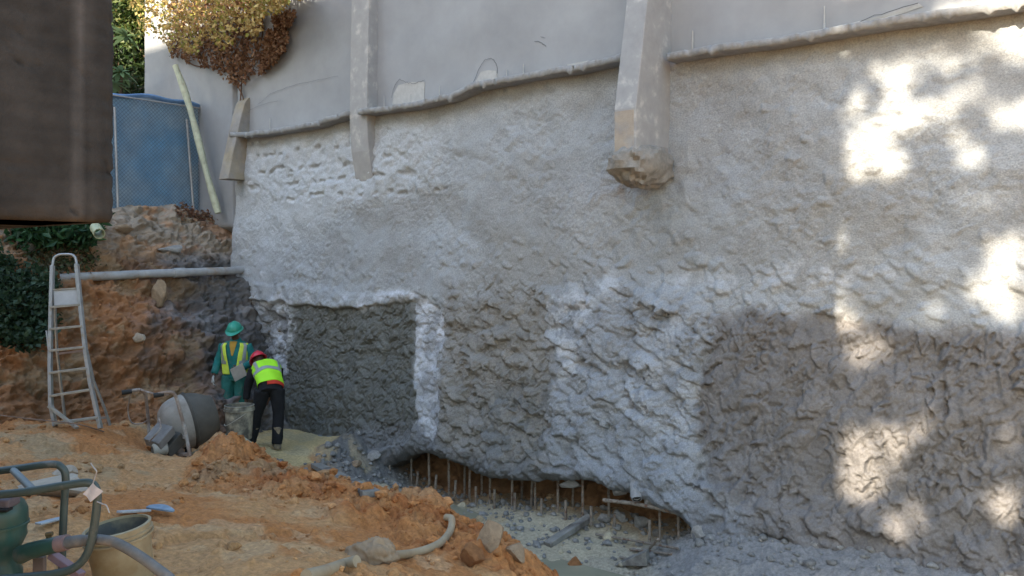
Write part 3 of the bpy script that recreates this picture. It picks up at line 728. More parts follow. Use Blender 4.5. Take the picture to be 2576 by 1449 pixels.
# bare patches, cracks and pins left along the ledge
def patch(pp, name, mm, s=.03):
    th = [wall_th(x, y, s) for x, y in pp]; b = MB(); n = len(th)
    def so(t, h): return float(fbm(np.array(t * .5), np.array(h * .6), 3, 301)) * .018
    for off in (.002, .009):
        b.v += [tuple(wp(t, so(t, h) + off, h)) for t, h in th]
    b.f.append(tuple(range(n, 2 * n)))
    for i in range(n): j = (i + 1) % n; b.f.append((i, j, n + j, n + i))
    return b.build(name, mm, wpan)
patch([(985, 262), (988, 236), (1000, 214), (1030, 206), (1066, 205), (1064, 262)], 'plaster_patch', m_pal)
patch([(1183, 224), (1192, 208), (1208, 180), (1225, 176), (1247, 178), (1250, 206), (1215, 220)], 'plaster_patch', m_pal)
patch([(1425, 176), (1426, 162), (1462, 155), (1478, 152), (1480, 164)], 'plaster_patch', m_pal)
patch([(2024, 78), (2105, 66), (2200, 40), (2308, 6), (2320, 14), (2230, 44), (2150, 64), (2110, 78), (2030, 90)], 'plaster_patch', m_pal)
def crack(pp, w=.008):
    pts = smooth_path([wp(*((lambda q: (q[0], .022, q[1]))(wall_th(x, y, .02)))) for x, y in pp], 6)
    pts = [p + Vector((0, 0, random.uniform(-.012, .012))) for p in pts]
    MB().tube(pts, w / 2, 5).build('crack', m_dark, wpan)
crack([(985, 245), (992, 218), (1004, 200), (1018, 206), (1040, 209), (1068, 202)], .005)
crack([(1190, 210), (1206, 172), (1222, 150), (1240, 150), (1250, 166), (1252, 184)], .006)
crack([(650, 262), (690, 232), (760, 210), (850, 190)], .0035); crack([(2110, 74), (2200, 40), (2310, 10)], .008); crack([(620, 292), (640, 270), (700, 252)], .0035)
crack([(1345, 104), (1362, 108), (1374, 118)], .006); crack([(1360, 92), (1372, 94)], .005)
for x, y0, y1, w in ((1740, 76, 128, .022), (2072, 14, 76, .022), (963, 240, 272, .014), (1102, 215, 246, .014), (1272, 174, 204, .02), (1314, 160, 200, .02), (676, 298, 330, .018), (1030, 236, 262, .010)):
    t, h0 = wall_th(x, y1 + 4, .06); _, h1 = wall_th(x, y0, .06)
    b = MB(); b.hexa([wp(t + a * w * kk_, .03 + c * w, h) for h, kk_ in ((h0, 1.0), (h1, .55)) for a, c in ((-.5, 0), (.5, 0), (.5, .6), (-.5, .6))])
    o = b.build('anchor_pin', m_pal, bw, bevel=.003)

# ================================================================== BUILDING OVER THE PIT EDGE (its corner hangs over the top left)
KX, KY = wp(wall_t(2125), 0, 0).x + Nx * 7.75, wp(wall_t(2125), 0, 0).y + Ny * 7.75
def kp(u, k, h):
    """u left along its front, k back from its front"""
    return Vector((KX - Ex * u + Nx * k, KY - Ey * u + Ny * k, EYE + h))
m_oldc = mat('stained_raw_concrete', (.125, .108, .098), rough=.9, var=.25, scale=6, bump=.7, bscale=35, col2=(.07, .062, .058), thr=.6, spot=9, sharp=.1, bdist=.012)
m_soff = mat('clay_soffit', (.13, .085, .05), rough=.95, var=.3, scale=6, bump=.8, bscale=30)
bd = thing('concrete_pier', 'dark stained raw concrete corner pier hanging over the pit edge', 'pier', loc=kp(3, 3, .13))
BTOP = 4.55 + 7.75 * math.tan(SUN_EL)
# outer skin round the corner, swept upwards
path = [(u, 0.0) for u in np.linspace(1.6, .05, 30)] + [(.05 - .05 * min(1, math.sin(a) * 1.25), .05 - .05 * min(1, math.cos(a) * 1.25)) for a in np.linspace(.1, 1.47, 9)] + [(0.0, k) for k in np.linspace(.06, 2.2, 110)]
hs = [.135] * 4 + list(np.linspace(.135, 2.2, 130)) + [3.2]
ins = [.5, .25, .1, .04] + [0.012, .004] + [0] * 200
V = np.zeros((len(hs), len(path), 3))
for i, h in enumerate(hs):
    for j, (u, k) in enumerate(path):
        nrm = Vector((0, -1, 0)) if u > .05 else (Vector((-1, 0, 0)) if k > .05 else Vector((u - .05, k - .05, 0)).normalized())
        V[i, j] = (u - nrm.x * ins[i], k - nrm.y * ins[i], h)
Uq = V[..., 1] - V[..., 0]; Hq = V[..., 2]
dd = fbm(Uq * 3, Hq * 3, 4, 331) * .004 + np.clip(noise(Uq * 75, Hq * 75, 335) - .5, 0, 1) * -.03 + np.clip(noise(Uq * 95, Hq * 95, 336) - .4, 0, 1) * -.012
edge = np.exp(-(Uq / .05) ** 2) + np.exp(-((Hq - .135) / .05) ** 2)
dd -= edge * np.clip(fbm(Uq * 22, Hq * 22, 3, 337) + .1, 0, 1) * .012
dd += np.where(np.abs((Hq * 1.0 + .01 * noise(Uq * 3, Hq, 339)) % .62 - .31) < .006, -.006, 0) * (Hq < 1.2)
du = np.where(V[..., 1] > V[..., 0], -1.0, 0.0); dk = np.where(V[..., 1] > V[..., 0], 0.0, -1.0)
V[..., 0] += du * dd; V[..., 1] += dk * dd
W = np.stack([KX - Ex * V[..., 0] + Nx * V[..., 1], KY - Ey * V[..., 0] + Ny * V[..., 1], EYE + V[..., 2]], -1)
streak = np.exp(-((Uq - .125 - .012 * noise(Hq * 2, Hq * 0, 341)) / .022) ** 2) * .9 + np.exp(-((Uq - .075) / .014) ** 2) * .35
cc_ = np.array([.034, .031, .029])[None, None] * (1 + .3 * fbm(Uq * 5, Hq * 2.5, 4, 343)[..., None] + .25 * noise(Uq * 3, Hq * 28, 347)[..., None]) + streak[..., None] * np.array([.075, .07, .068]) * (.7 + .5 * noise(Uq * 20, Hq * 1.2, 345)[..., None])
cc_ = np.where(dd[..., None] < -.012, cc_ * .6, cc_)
m_skin = mat('corner_concrete', (1, 1, 1), rough=.88, var=.2, scale=20, bump=.6, bscale=60, vc=True, bdist=.006)
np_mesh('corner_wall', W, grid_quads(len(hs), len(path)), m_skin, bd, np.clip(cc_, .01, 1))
def bbox(name, u0, u1, k0, k1, h0, h1, mm):
    b = MB(); b.hexa([kp(u, k, h) for h in (h0, h1) for u, k in ((u0, k0), (u1, k0), (u1, k1), (u0, k1))]); return b.build(name, mm, bd)
bbox('pier', .02, 1.6, .02, 2.2, .30, BTOP, m_oldc)
for i in range(4): bbox('soffit_board', .03 + i * .4, .42 + i * .4, .03, 2.2, .14 + .006 * (i % 2), .29, m_soff)
bbox('foundation', .1, 5, 1.35, 7, -1.75, .135, m_soff)
# unseen block of flats added farther back to keep the pit in shade
fb = thing('added_shade_block', 'unseen tall plain block added far behind the pit to shade it', 'shade blocker', loc=wp(0, 29, -1.7))
m_ren = mat('cream_render', (.42, .41, .39), rough=.85, var=.1, scale=.6)
m_gls = mat('dark_glass', (.05, .06, .07), rough=.1, var=.1, spec=.5)
b = MB(); FT = 4.55 + 24 * math.tan(SUN_EL)
b.hexa([wp(t, s_, h) for h in (-1.7, FT) for t, s_ in ((-13, 24), (9.2, 24), (9.2, 34), (-13, 34))]); b.build('wall', m_ren, fb)
for i in range(5):
    for j in range(8):
        h0 = .2 + i * 3.2; t0 = -11.5 + j * 2.6; b = MB(); b.hexa([wp(t, s_, h) for h in (h0, h0 + 1.5) for t, s_ in ((t0, 23.93), (t0 + 1.4, 23.93), (t0 + 1.4, 24.05), (t0, 24.05))]); b.build('window', m_gls, fb)

# ================================================================== LEAVES
def leaves(name, P, size, cols, m, parent=None, up=.3, asp=.45, seed=1, droop=.0):
    r = np.random.default_rng(seed); n = len(P)
    d = r.normal(size=(n, 3)); d[:, 2] += up - droop; d /= np.linalg.norm(d, axis=1)[:, None]
    a = r.normal(size=(n, 3)); sdv = np.cross(d, a); sdv /= np.linalg.norm(sdv, axis=1)[:, None]
    nv = np.cross(sdv, d); sz = (size * r.uniform(.6, 1.4, n))[:, None]
    V = np.stack([P, P + d * sz * .45 + sdv * sz * asp * .5 + nv * sz * .1, P + d * sz, P + d * sz * .45 - sdv * sz * asp * .5 + nv * sz * .1], 1)
    ci = r.integers(0, len(cols), n); cc = np.array(cols)[ci] * r.uniform(.75, 1.25, (n, 1))
    return np_mesh(name, V, np.arange(n * 4).reshape(n, 4), m, parent, np.repeat(cc, 4, 0), smooth=False)
m_leaf = mat('leaf', (1, 1, 1), rough=.5, var=.1, vc=True, transl=.3, spec=.4)
m_dry = mat('dry_leaf', (1, 1, 1), rough=.8, var=.1, vc=True, transl=.25)
m_bark = mat('bark', (.12, .085, .06), rough=.95, var=.3, scale=20, bump=.7, bscale=30)
def branches(name, root, tips, r0, parent, seed=2):
    rn = random.Random(seed); b = MB()
    for tp in tips:
        mid = root.lerp(tp, .5) + Vector((rn.uniform(-.3, .3), rn.uniform(-.3, .3), rn.uniform(0, .4)))
        b.tube(smooth_path([root, mid, tp], 5), [r0 * (1 - .85 * i / 10) for i in range(11)], 7)
    return b.build(name, m_bark, parent, smooth=True)
# unseen shade tree behind the camera, crown gaps shaped to throw the sun patches
lit = [([(2330, -40), (2660, -80), (2660, 0), (2450, 40), (2300, 60)], .1), ([(2170, 130), (2300, 95), (2576, 45), (2640, 60), (2620, 130), (2440, 150), (2330, 190), (2250, 230), (2180, 200)], .35), ([(2125, 195), (2178, 205), (2170, 300), (2125, 310)], .0),
       ([(2125, 340), (2215, 255), (2240, 330), (2300, 400), (2240, 455), (2130, 455)], .0), ([(2220, 330), (2330, 235), (2450, 180), (2480, 215), (2380, 285), (2280, 335)], .08), ([(2470, 225), (2640, 200), (2640, 340), (2500, 310)], .1),
       ([(2390, 390), (2450, 345), (2480, 400), (2420, 430)], .15), ([(2470, 590), (2640, 560), (2640, 800), (2500, 800), (2460, 690)], .12), ([(2125, 870), (2200, 828), (2235, 850), (2232, 935), (2180, 960), (2130, 930)], .2),
       ([(2120, 1110), (2235, 1070), (2235, 1270), (2190, 1290), (2120, 1260)], .0), ([(2490, 1090), (2640, 1070), (2640, 1150), (2510, 1150)], .2), ([(2470, 1260), (2640, 1180), (2640, 1390), (2500, 1350)], .2), ([(2330, 470), (2560, 440), (2576, 520), (2380, 540)], .5)]
n = 80000
lt = rng.uniform(9.45, 13.6, n); lh = rng.uniform(-4.6, 3.4, n)
acc = np.ones(n)
for pp, k in lit:
    sdp = poly_sd([wall_th(x, y, .2) for x, y in pp], lt, lh); acc = np.where(sdp > (-.02 if k < .09 else .0), np.minimum(acc, k * 2.2 * sstep(-.25, .2, fbm(lt * 4, lh * 4, 2, 353))), acc)
den = sstep(-.55, -.1, fbm(lt * 1.2, lh * 1.2, 3, 351))
keep = (rng.random(n) < acc * den * np.where(acc < 1, .22, 1)) & (((lt - 11.7) / 2.4) ** 4 + ((lh + .6) / 4.1) ** 4 < 1)
lt, lh = lt[keep], lh[keep]; ls = rng.uniform(14.5, 19.5, len(lt))
P = np.stack([P0X + Ex * lt + Nx * ls, P0Y + Ey * lt + Ny * ls, EYE + lh + (ls - .2) * math.tan(SUN_EL)], 1)
cen = wp(11.6, 17, -.6 + 17 * math.tan(SUN_EL))
tree = thing('shade_tree', 'unseen leafy tree opposite the wall, crown gaps shaped to cast sun patches', 'tree', loc=(cen.x, cen.y, EYE - 1.75))
leaves('crown', P, .13, [(.05, .09, .03), (.07, .11, .035), (.04, .07, .02)], m_leaf, tree, asp=.6, seed=5)
root = Vector((cen.x, cen.y, EYE - 1.8))
MB().tube([root, root.lerp(cen, .5) + Vector((.15, .1, 0)), cen], [.28, .2, .1], 12).build('trunk', m_bark, tree, smooth=True)
branches('limb', root.lerp(cen, .62), [Vector(P[i]) for i in range(0, len(P), max(1, len(P) // 14))], .09, tree)

# ================================================================== BACKGROUND AT THE FAR END
def st(px, t):
    k = (px - CX) / F
    return (k * (P0Y + Ey * t) - P0X - Ex * t) / (Nx - k * Ny)
def bankhit(px, py, off=0.0):
    best = None
    for v in np.linspace(0, ln[10], 260):
        t = float(np.interp(v, ln, PRa[:, 0])); h = float(np.interp(v, ln, PRa[:, 1])); s = st(px, t)
        Y = P0Y + Ey * t + Ny * s; e = abs(HY - F * h / Y - py)
        if best is None or e < best[0]: best = (e, t, s, h, v)
    _, t, s, h, v = best
    i = min(int(np.searchsorted(lv, v)), len(lv) - 1); j = int(np.clip((s + .6) / 11.1 * 559, 0, 559)); d_ = float(dsp[i, j])
    return wp(t + d_ * .85 + off * .85, s, h + d_ * .45 + off * .45)
# blue sheet on a chain-link fence
m_tarp = mat('blue_sheet', (.15, .32, .50), rough=.55, var=.25, scale=2.2, bump=.3, bscale=6, col2=(.32, .37, .40), thr=.52, spot=.9, sharp=.18, bdist=.03, transl=.15)
m_hem = mat('folded_blue_hem', (.16, .30, .56), rough=.5, var=.2, scale=8, bump=.4, bscale=14)
m_galv = mat('dull_galvanised', (.42, .43, .44), rough=.55, metal=.5, var=.2, scale=15)
m_wire = mat('fence_wire', (.10, .14, .19), rough=.6, metal=.4, var=.2)
tf = -2.85
sR, sL = st(512, tf), st(232, tf)
fence = thing('fence', 'blue sheeted chain-link fence panel on top of the earth bank', 'fence', loc=wp(tf, (sR + sL) / 2, .95))
hb, ht_ = .96, 3.08
sv, hv = np.meshgrid(np.linspace(sR, sL, 60), np.linspace(0, 1, 50))
HV = hb + (ht_ - .02 + .05 * np.sin(sv * 2.1) - hb) * hv
TV = tf - .05 + noise(sv * 2, hv * 2.4, 401) * .03 + noise(sv * 6, hv * 2, 402) * .008
np_mesh('sheet', np.stack([P0X + Ex * TV + Nx * sv, P0Y + Ey * TV + Ny * sv, EYE + HV], -1), grid_quads(50, 60), m_tarp, fence)
sh = np.linspace(sR + .05, sL, 40)
MB().tube([wp(tf - .02 + .02 * math.sin(9 * s_), s_, ht_ + .0 + .05 * math.sin(s_ * 2.1) + .02 * math.sin(s_ * 7)) for s_ in sh], [(.045, .03)] * 40, 8).build('hem', m_hem, fence, smooth=True)
cl = MB(); sp = .075
for i in range(-40, 70):
    for dr in (1, -1):
        seg = []
        for q in np.linspace(0, 1, 2):
            pass
        s0 = sR + i * sp; h0, h1 = hb, ht_ - .03
        s1 = s0 + dr * (h1 - h0)
        a, b_ = (s0, h0), (s1, h1)
        k0 = 0.0; k1 = 1.0
        ds = s1 - s0
        lo, hi = sorted(((sR - s0) / ds, (sL - s0) / ds)); k0, k1 = max(0, lo), min(1, hi)
        if k1 - k0 > .02: cl.tube([wp(tf + .004 * dr, s0 + ds * k, h0 + (h1 - h0) * k) for k in (k0, k1)], .003, 4)
cl.build('wire_mesh', m_wire, fence)
for px0, px1, py0 in ((288, 298, 300), (470, 490, 305), (507, 522, 268)):
    s_t, s_b = st(px0, tf + .06), st(px1, tf + .06)
    MB().tube([wp(tf + .06, s_b, hb - .3), wp(tf + .06, s_t, hb + (ht_ - hb) * (530 - py0) / 262)], .024, 10).build('post', m_galv, fence, smooth=True)
MB().tube([wp(tf + .03, sR - .04, ht_ - .04), wp(tf + .03, sL, ht_ - .04)], .016, 8).build('top_rail', m_galv, fence, smooth=True)
# boards lying at the fence foot
m_board = mat('weathered_board', (.30, .22, .15), rough=.9, var=.35, scale=5, bump=.5, bscale=40, col2=(.20, .12, .07), thr=.55, spot=4)
for i, (x0, y0, x1, y1, Y0, Y1, lb) in enumerate(((268, 549, 420, 543, 15.6, 16.3, 'long weathered board lying along the foot of the blue fence'), (275, 540, 500, 534, 15.9, 16.9, 'thin reddish plank lying at the fence foot nearest the sheet'))):
    b = MB().bar(at(x0, y0, Y0), at(x1, y1, Y1), .2 - .08 * i, .05); tag(b.build('board', m_board, None, bevel=.006), lb, 'board')
m_pole = mat('pale_peeled_pole', (.50, .53, .40), rough=.85, var=.2, scale=7, bump=.4, bscale=30, col2=(.40, .40, .30), thr=.6, spot=8)
pp_ = [at(549, 536, 16.3), at(521, 440, 16.35), at(493, 330, 16.4), at(468, 240, 16.5), at(441, 165, 16.6)]
pl = MB().tube(smooth_path(pp_, 5), [.062 + .008 * math.sin(i * .9) for i in range(21)], 12).build('timber_pole', m_pole, None, smooth=True)
tag(pl, 'pale greenish timber pole leaning across the blue fence end', 'pole')
# dried creeper on the wall
crp = thing('creeper', 'dried brown creeper hanging down the plastered wall above the fence', 'climbing plant', loc=wp(-1.7, 0, 2.6))
def wall_scatter(polys, n, s0, s1, seed):
    r = np.random.default_rng(seed); out = []
    for pp, w in polys:
        xs = [p[0] for p in pp]; ys = [p[1] for p in pp]
        X = r.uniform(min(xs), max(xs), n); Y_ = r.uniform(min(ys), max(ys), n)
        ok = (poly_sd(pp, X, Y_) + 14 * noise(X / 30, Y_ / 30, 411) > 0) & (r.random(n) < w * sstep(-.5, 0, noise(X / 14, Y_ / 14, 412) + .1))
        for x, y in zip(X[ok], Y_[ok]):
            s = r.uniform(s0, s1); t, h = wall_th(x, y, s); q = wp(t, s, h); out.append(q[:])
    return np.array(out)
v1 = [(420, 60), (430, 140), (480, 152), (520, 165), (555, 185), (575, 205), (600, 218), (625, 190), (650, 160), (660, 60), (640, -40), (440, -40)]
v2 = [(655, 185), (690, 158), (722, 90), (736, 30), (700, 40), (672, 110), (660, 140)]
v3 = [(700, 200), (655, 200), (650, 190), (660, 180)]
PC = wall_scatter([(v1, .7), (v2, .75)], 9000, .03, .2, 3)
leaves('dry_leaves', PC, .075, [(.22, .12, .07), (.27, .155, .09), (.17, .085, .05), (.32, .20, .12)], m_dry, crp, up=-.6, asp=.7, seed=8)
stm = MB()
for pts in ([(606, 345), (604, 280), (607, 220), (612, 150), (610, 60), (618, -20)], [(612, 200), (640, 150), (660, 90), (662, 20), (690, -20)], [(650, 190), (690, 150), (715, 90), (730, 20)], [(470, 70), (500, 130), (525, 165), (560, 170), (580, 190)], [(465, 150), (490, 165), (520, 168)],
            [(640, 140), (655, 60), (680, 10)], [(600, 220), (612, 250), (606, 300)], [(560, -20), (545, 60), (570, 130), (600, 200)]):
    stm.tube(smooth_path([wp(wall_th(x, y, .05)[0], .05, wall_th(x, y, .05)[1]) for x, y in pts], 5), .014, 6)
stm.build('stem', mat('dry_stem', (.13, .08, .055), rough=.95, var=.3), crp, smooth=True)
# top growth of the creeper over the wall, sun glow put into its leaf colours
PT = wall_scatter([([(330, -80), (335, 30), (365, 90), (395, 75), (420, 120), (450, 125), (480, 140), (520, 95), (560, 125), (600, 80), (640, 95), (680, 10), (690, -80)], .55), ([(600, -80), (650, 40), (700, 30), (770, -20), (760, -80)], .35)], 9000, .08, .9, 4)
leaves('sunlit_growth', PT, .085, [(.50, .36, .13), (.40, .27, .10), (.30, .29, .07), (.55, .42, .18)], m_dry, crp, up=-.2, asp=.6, seed=9)
# trees beyond the fence
def cloud(c, r, n, seed, flat=.0):
    q = np.random.default_rng(seed); d = q.normal(size=(n, 3)); d /= np.linalg.norm(d, axis=1)[:, None]
    rad = q.random(n) ** .45
    lump = 1 + .3 * fbm(d[:, 0] * 2.2 + d[:, 2], d[:, 1] * 2.2 - d[:, 2], 3, seed)
    P = d * (rad * lump)[:, None] * np.array(r) + np.array(c)
    return P[noise(P[:, 0] * 1.6 + P[:, 2], P[:, 2] * 1.9 - P[:, 1] * .7, seed + 3) > -.35]
def tree_at(name, label, c, r, n, size, cols, base_z, seed, cat='tree', grp=None):
    c = Vector(c); o = thing(name, label, cat, grp, loc=(c.x, c.y, base_z))
    P = cloud(c, r, n, seed); leaves('crown', P, size, cols, m_leaf, o, seed=seed, asp=.5)
    MB().tube([Vector((c.x + .1, c.y, base_z - .2)), Vector((c.x, c.y, (base_z + c.z) / 2)), c], [.16, .12, .05], 10).build('trunk', m_bark, o, smooth=True)
    branches('limb', Vector((c.x, c.y, base_z)).lerp(c, .5), [Vector(P[i]) for i in range(0, len(P), max(1, len(P) // 9))], .05, o, seed)
    return o
GRN = [(.035, .07, .02), (.05, .095, .025), (.025, .05, .018), (.07, .11, .03)]
tree_at('broadleaf_tree', 'dark broadleaf tree rising directly behind the blue fence', at(330, 60, 20.5), (1.7, 1.4, 2.3), 14000, .13, GRN, EYE + .95, 21)
tree_at('broadleaf_tree', 'yellowing tree whose crown hangs over the free end of the plastered wall', at(425, 10, 19.6), (1.5, .9, 1.3), 9000, .12, [(.10, .13, .03), (.16, .16, .04), (.06, .10, .02)], EYE + .95, 23)
tree_at('evergreen_tree', 'tall dense evergreen forming the darkest foliage behind the fence', at(290, -60, 26), (4.2, 2.2, 5.5), 22000, .22, [(.015, .03, .01), (.022, .04, .013)], EYE + .9, 25)
tree_at('evergreen_tree', 'broad dark evergreen standing left of the tall one behind the concrete corner', at(30, 100, 25), (4.5, 2.2, 4.6), 9000, .3, [(.025, .045, .014), (.035, .06, .02)], EYE + .9, 27)
tree_at('evergreen_tree', 'evergreen peeping over the plastered wall beside the creeper', at(620, -60, 26), (3.6, 2.2, 3.2), 6000, .3, [(.06, .085, .02), (.09, .11, .03)], EYE + .9, 29)
hdg = thing('hedge', 'low dense hedge filling the gap between fence top and trees', 'hedge', loc=at(330, 400, 19.8))
r_ = np.random.default_rng(31); n = 5000
PH = np.stack([r_.uniform(-10.8, -7.6, n), r_.uniform(18.9, 20.0, n), EYE + r_.uniform(.9, 4.2, n)], 1)
leaves('foliage', PH, .16, [(.022, .045, .015), (.035, .06, .02), (.05, .05, .025)], m_leaf, hdg, seed=33)
MB().tube([(-9.4, 19.6, EYE + .8), (-9.3, 19.5, EYE + 3.6)], .05, 8).build('stem', m_bark, hdg, smooth=True)
# frangipani-like rosettes by the fence
m_fr = mat('broad_leaf', (.16, .25, .13), rough=.45, var=.25, scale=14, transl=.25)
def big_leaf(L, w):
    b = MB(); n = 7
    for i in range(n):
        k = i / (n - 1); ww = w * math.sin(math.pi * min(1, .06 + k * .94)) ** .8 + .003; dz = -.35 * L * k * k
        for e, z in ((-1, .03), (0, 0), (1, .03)): b.v.append((e * ww / 2, k * L, dz + z * L * (1 - k)))
    for i in range(n - 1):
        for e in range(2): b.f.append((i * 3 + e, i * 3 + e + 1, i * 3 + e + 4, i * 3 + e + 3))
    me = bpy.data.meshes.new('leaf'); me.from_pydata(b.v, [], b.f); me.materials.append(m_fr)
    me.polygons.foreach_set('use_smooth', np.ones(len(me.polygons), bool)); return me
lm = big_leaf(.4, .11)
fr = thing('broad_leaf_shrub', 'shrub with rosettes of long pale green leaves above the fence top', 'shrub', loc=at(300, 265, 17.9))
MB().tube(smooth_path([at(300, 300, 17.9), at(303, 240, 17.85), at(306, 190, 17.8)], 5), .03, 8).build('stem', m_bark, fr, smooth=True)
for c0, nL, sd_ in ((at(305, 182, 17.7), 17, 1), (at(318, 92, 18.6), 12, 2), (at(285, 210, 17.6), 10, 3)):
    q = random.Random(sd_)
    for i in range(nL):
        o = bpy.data.objects.new('leaf', lm); C.objects.link(o); o.parent = fr; o.matrix_parent_inverse = Matrix.Translation(-fr.location)
        o.location = c0; o.rotation_euler = (q.uniform(-.5, .7), q.uniform(-.3, .3), i * 2.4 + q.uniform(-.3, .3)); k = q.uniform(.75, 1.15); o.scale = (k, k, k)
# shrub and ivy on the bank
shr = thing('shrub', 'leafy green shrub growing on the bank above the grey pipe', 'shrub', loc=bankhit(110, 640))
def bank_scatter(x0, x1, y0, y1, n, o0, o1, seed, poly=None):
    q = np.random.default_rng(seed); out = []
    tab = {}
    for _ in range(n):
        x, y = q.uniform(x0, x1), q.uniform(y0, y1)
        if poly is not None and float(poly_sd(poly, np.array(x), np.array(y))) + 12 * float(noise(np.array(x / 25), np.array(y / 25), 421)) < 0: continue
        k = (round(x / 12), round(y / 12))
        if k not in tab: tab[k] = bankhit(k[0] * 12, k[1] * 12)
        p = tab[k] + Vector((q.normal() * .05, q.normal() * .04, q.normal() * .04)); d = q.uniform(o0, o1)
        out.append((p.x + Ex * d, p.y + Ey * d, p.z + d * .5))
    return np.array(out)
PS = bank_scatter(5, 225, 570, 640, 2600, .05, .45, 5, [(20, 590), (60, 570), (200, 568), (222, 600), (210, 632), (120, 640), (40, 632)])
leaves('foliage', PS, .16, [(.035, .10, .04), (.05, .13, .05), (.025, .07, .03)], m_leaf, shr, up=.5, asp=.4, seed=35)
bs_ = MB()
for i in range(7): a = bankhit(40 + i * 26, 632); bs_.tube([a, a + Vector((random.uniform(-.1, .1), -.1, .35))], .012, 6)
bs_.build('stem', m_bark, shr)
ivy = thing('ivy', 'dark ivy trailing over the bank left of the ladder', 'climbing plant', loc=bankhit(60, 880))
PI_ = bank_scatter(-40, 125, 640, 905, 4200, .03, .28, 7, [(-40, 640), (60, 690), (110, 720), (122, 800), (100, 880), (40, 900), (-40, 860)])
leaves('foliage', PI_, .085, [(.022, .05, .022), (.035, .065, .03), (.05, .085, .045)], m_leaf, ivy, up=-.2, asp=.7, seed=37)
iv = MB()
for i in range(6): iv.tube(smooth_path([bankhit(5 + i * 18, 700, .06), bankhit(12 + i * 17, 780, .08), bankhit(0 + i * 19, 870, .05)], 4), .009, 5)
iv.build('stem', m_bark, ivy)
PL_ = bank_scatter(60, 230, 640, 700, 700, .0, .12, 9)
leaves('low_leaves', PL_, .07, [(.06, .08, .03), (.09, .08, .04)], m_leaf, shr, asp=.6, seed=39)
PD = bank_scatter(430, 570, 525, 560, 900, -.02, .05, 11)
lit_ = leaves('leaf_litter', PD, .07, [(.22, .11, .07), (.16, .09, .06), (.28, .17, .1)], m_dry, None, up=.0, asp=.7, seed=41); lit_['kind'] = 'stuff'; tag(lit_, 'fallen brown leaves littering the bank top by the leaning pole', 'leaves')
# pipe across the bank
m_pipe = mat('dirty_grey_pipe', (.34, .345, .35), rough=.6, var=.25, scale=5, bump=.2, bscale=30, col2=(.27, .21, .15), thr=.6, spot=3.5, sharp=.08)
pp_ = smooth_path([at(-160, 716, 12.1), at(0, 708, 12.75), at(130, 701, 13.25), at(310, 692, 14.05), at(450, 686, 14.75), at(560, 682, 15.4), at(624, 679, 15.95)], 6)
pipe = thing('pipe', 'long dirty grey drain pipe running across the bank into the wall', 'pipe', loc=pp_[20])
MB().tube(pp_, .072, 20).build('barrel', m_pipe, pipe, smooth=True)
for i in (9, 24): d = (pp_[i + 1] - pp_[i]).normalized(); MB().tube([pp_[i] - d * .1, pp_[i] + d * .1], .084, 20).build('socket', m_pipe, pipe, smooth=True)
yp = MB(); ax = (at(236, 566, 13.6) - at(250, 588, 13.2)).normalized(); yp.lathe([(.075, 0), (.085, 0), (.085, .35), (.075, .35), (.07, 0.0)], at(250, 588, 13.2), ax, 20); yp = yp.build('pipe_stub', mat('yellowed_plastic', (.46, .46, .28), rough=.5, var=.15), None, smooth=True)
tag(yp, 'short yellowish plastic pipe stub sticking out below the concrete corner', 'pipe')

# rocks
def rock_mesh(seed, sub=3, rough_=.28):
    bm = bmesh.new(); bmesh.ops.create_icosphere(bm, subdivisions=sub, radius=1.0)
    q = np.array([v.co[:] for v in bm.verts]); n1 = fbm(q[:, 0] * 1.3 + seed * 3.1 + q[:, 2], q[:, 1] * 1.3 - q[:, 2] * .8, 4, 431)
    r = random.Random(seed); pl = [(Vector((r.gauss(0, 1), r.gauss(0, 1), r.gauss(0, 1))).normalized(), r.uniform(.5, .85)) for _ in range(14)]
    for v, k in zip(bm.verts, n1):
        c = v.co * (1 + rough_ * float(k))
        for nr, dd_ in pl:
            e = c.dot(nr) - dd_
            if e > 0: c -= nr * e * .97
        v.co = c
    me = bpy.data.meshes.new('rock'); bm.to_mesh(me); bm.free()
    me.polygons.foreach_set('use_smooth', np.ones(len(me.polygons), bool))
    me.set_sharp_from_angle(angle=math.radians(22)); return me
m_rock = mat('grey_rock', (.30, .29, .27), rough=.9, var=.3, scale=3, bump=.7, bscale=12, bdist=.03)
m_rockt = mat('tan_rock', (.36, .26, .17), rough=.9, var=.3, scale=3, bump=.7, bscale=12, bdist=.03)
m_rocko = mat('orange_clod', (.33, .15, .06), rough=.95, var=.3, scale=3, bump=.8, bscale=10, bdist=.04)
m_rockp = mat('pale_slab', (.46, .39, .31), rough=.9, var=.2, scale=3, bump=.5, bscale=14, bdist=.03)
def rock(p, size, seed, mm, label, name='rock', rz=0.0, group=None):
    me = rock_mesh(seed); me.materials.append(mm); o = bpy.data.objects.new(name, me); C.objects.link(o)
    o.location = p; o.scale = size; o.rotation_euler = (0, 0, rz); return tag(o, label, 'rock', group)
rock(bankhit(333, 868, .08), (.11, .10, .09), 1, m_rockp, 'pale round stone stuck in the brown bank face')
rock(bankhit(398, 752, .05), (.16, .10, .28), 2, m_rockt, 'tall flat tan stone in the bank below the pipe', rz=.6)
rock(bankhit(62, 622, .1), (.2, .16, .16), 3, m_rock, 'grey boulder on the bank under the green shrub')
rock(bankhit(420, 640, .04), (.26, .2, .12), 4, m_rock, 'wide grey rock bedded in the slope above the pipe')
rock(bankhit(300, 585, .05), (.22, .16, .1), 5, m_rockt, 'tan rock on the slope below the fence boards')
rock(hit(135, 1240) + Vector((0, 0, .04)), (.42, .3, .11), 6, m_rockp, 'large pale broken slab lying behind the green pump frame')
rock(hit(165, 1195) + Vector((0, 0, .03)), (.14, .12, .06), 7, m_rockp, 'small white stone just beyond the large pale slab')
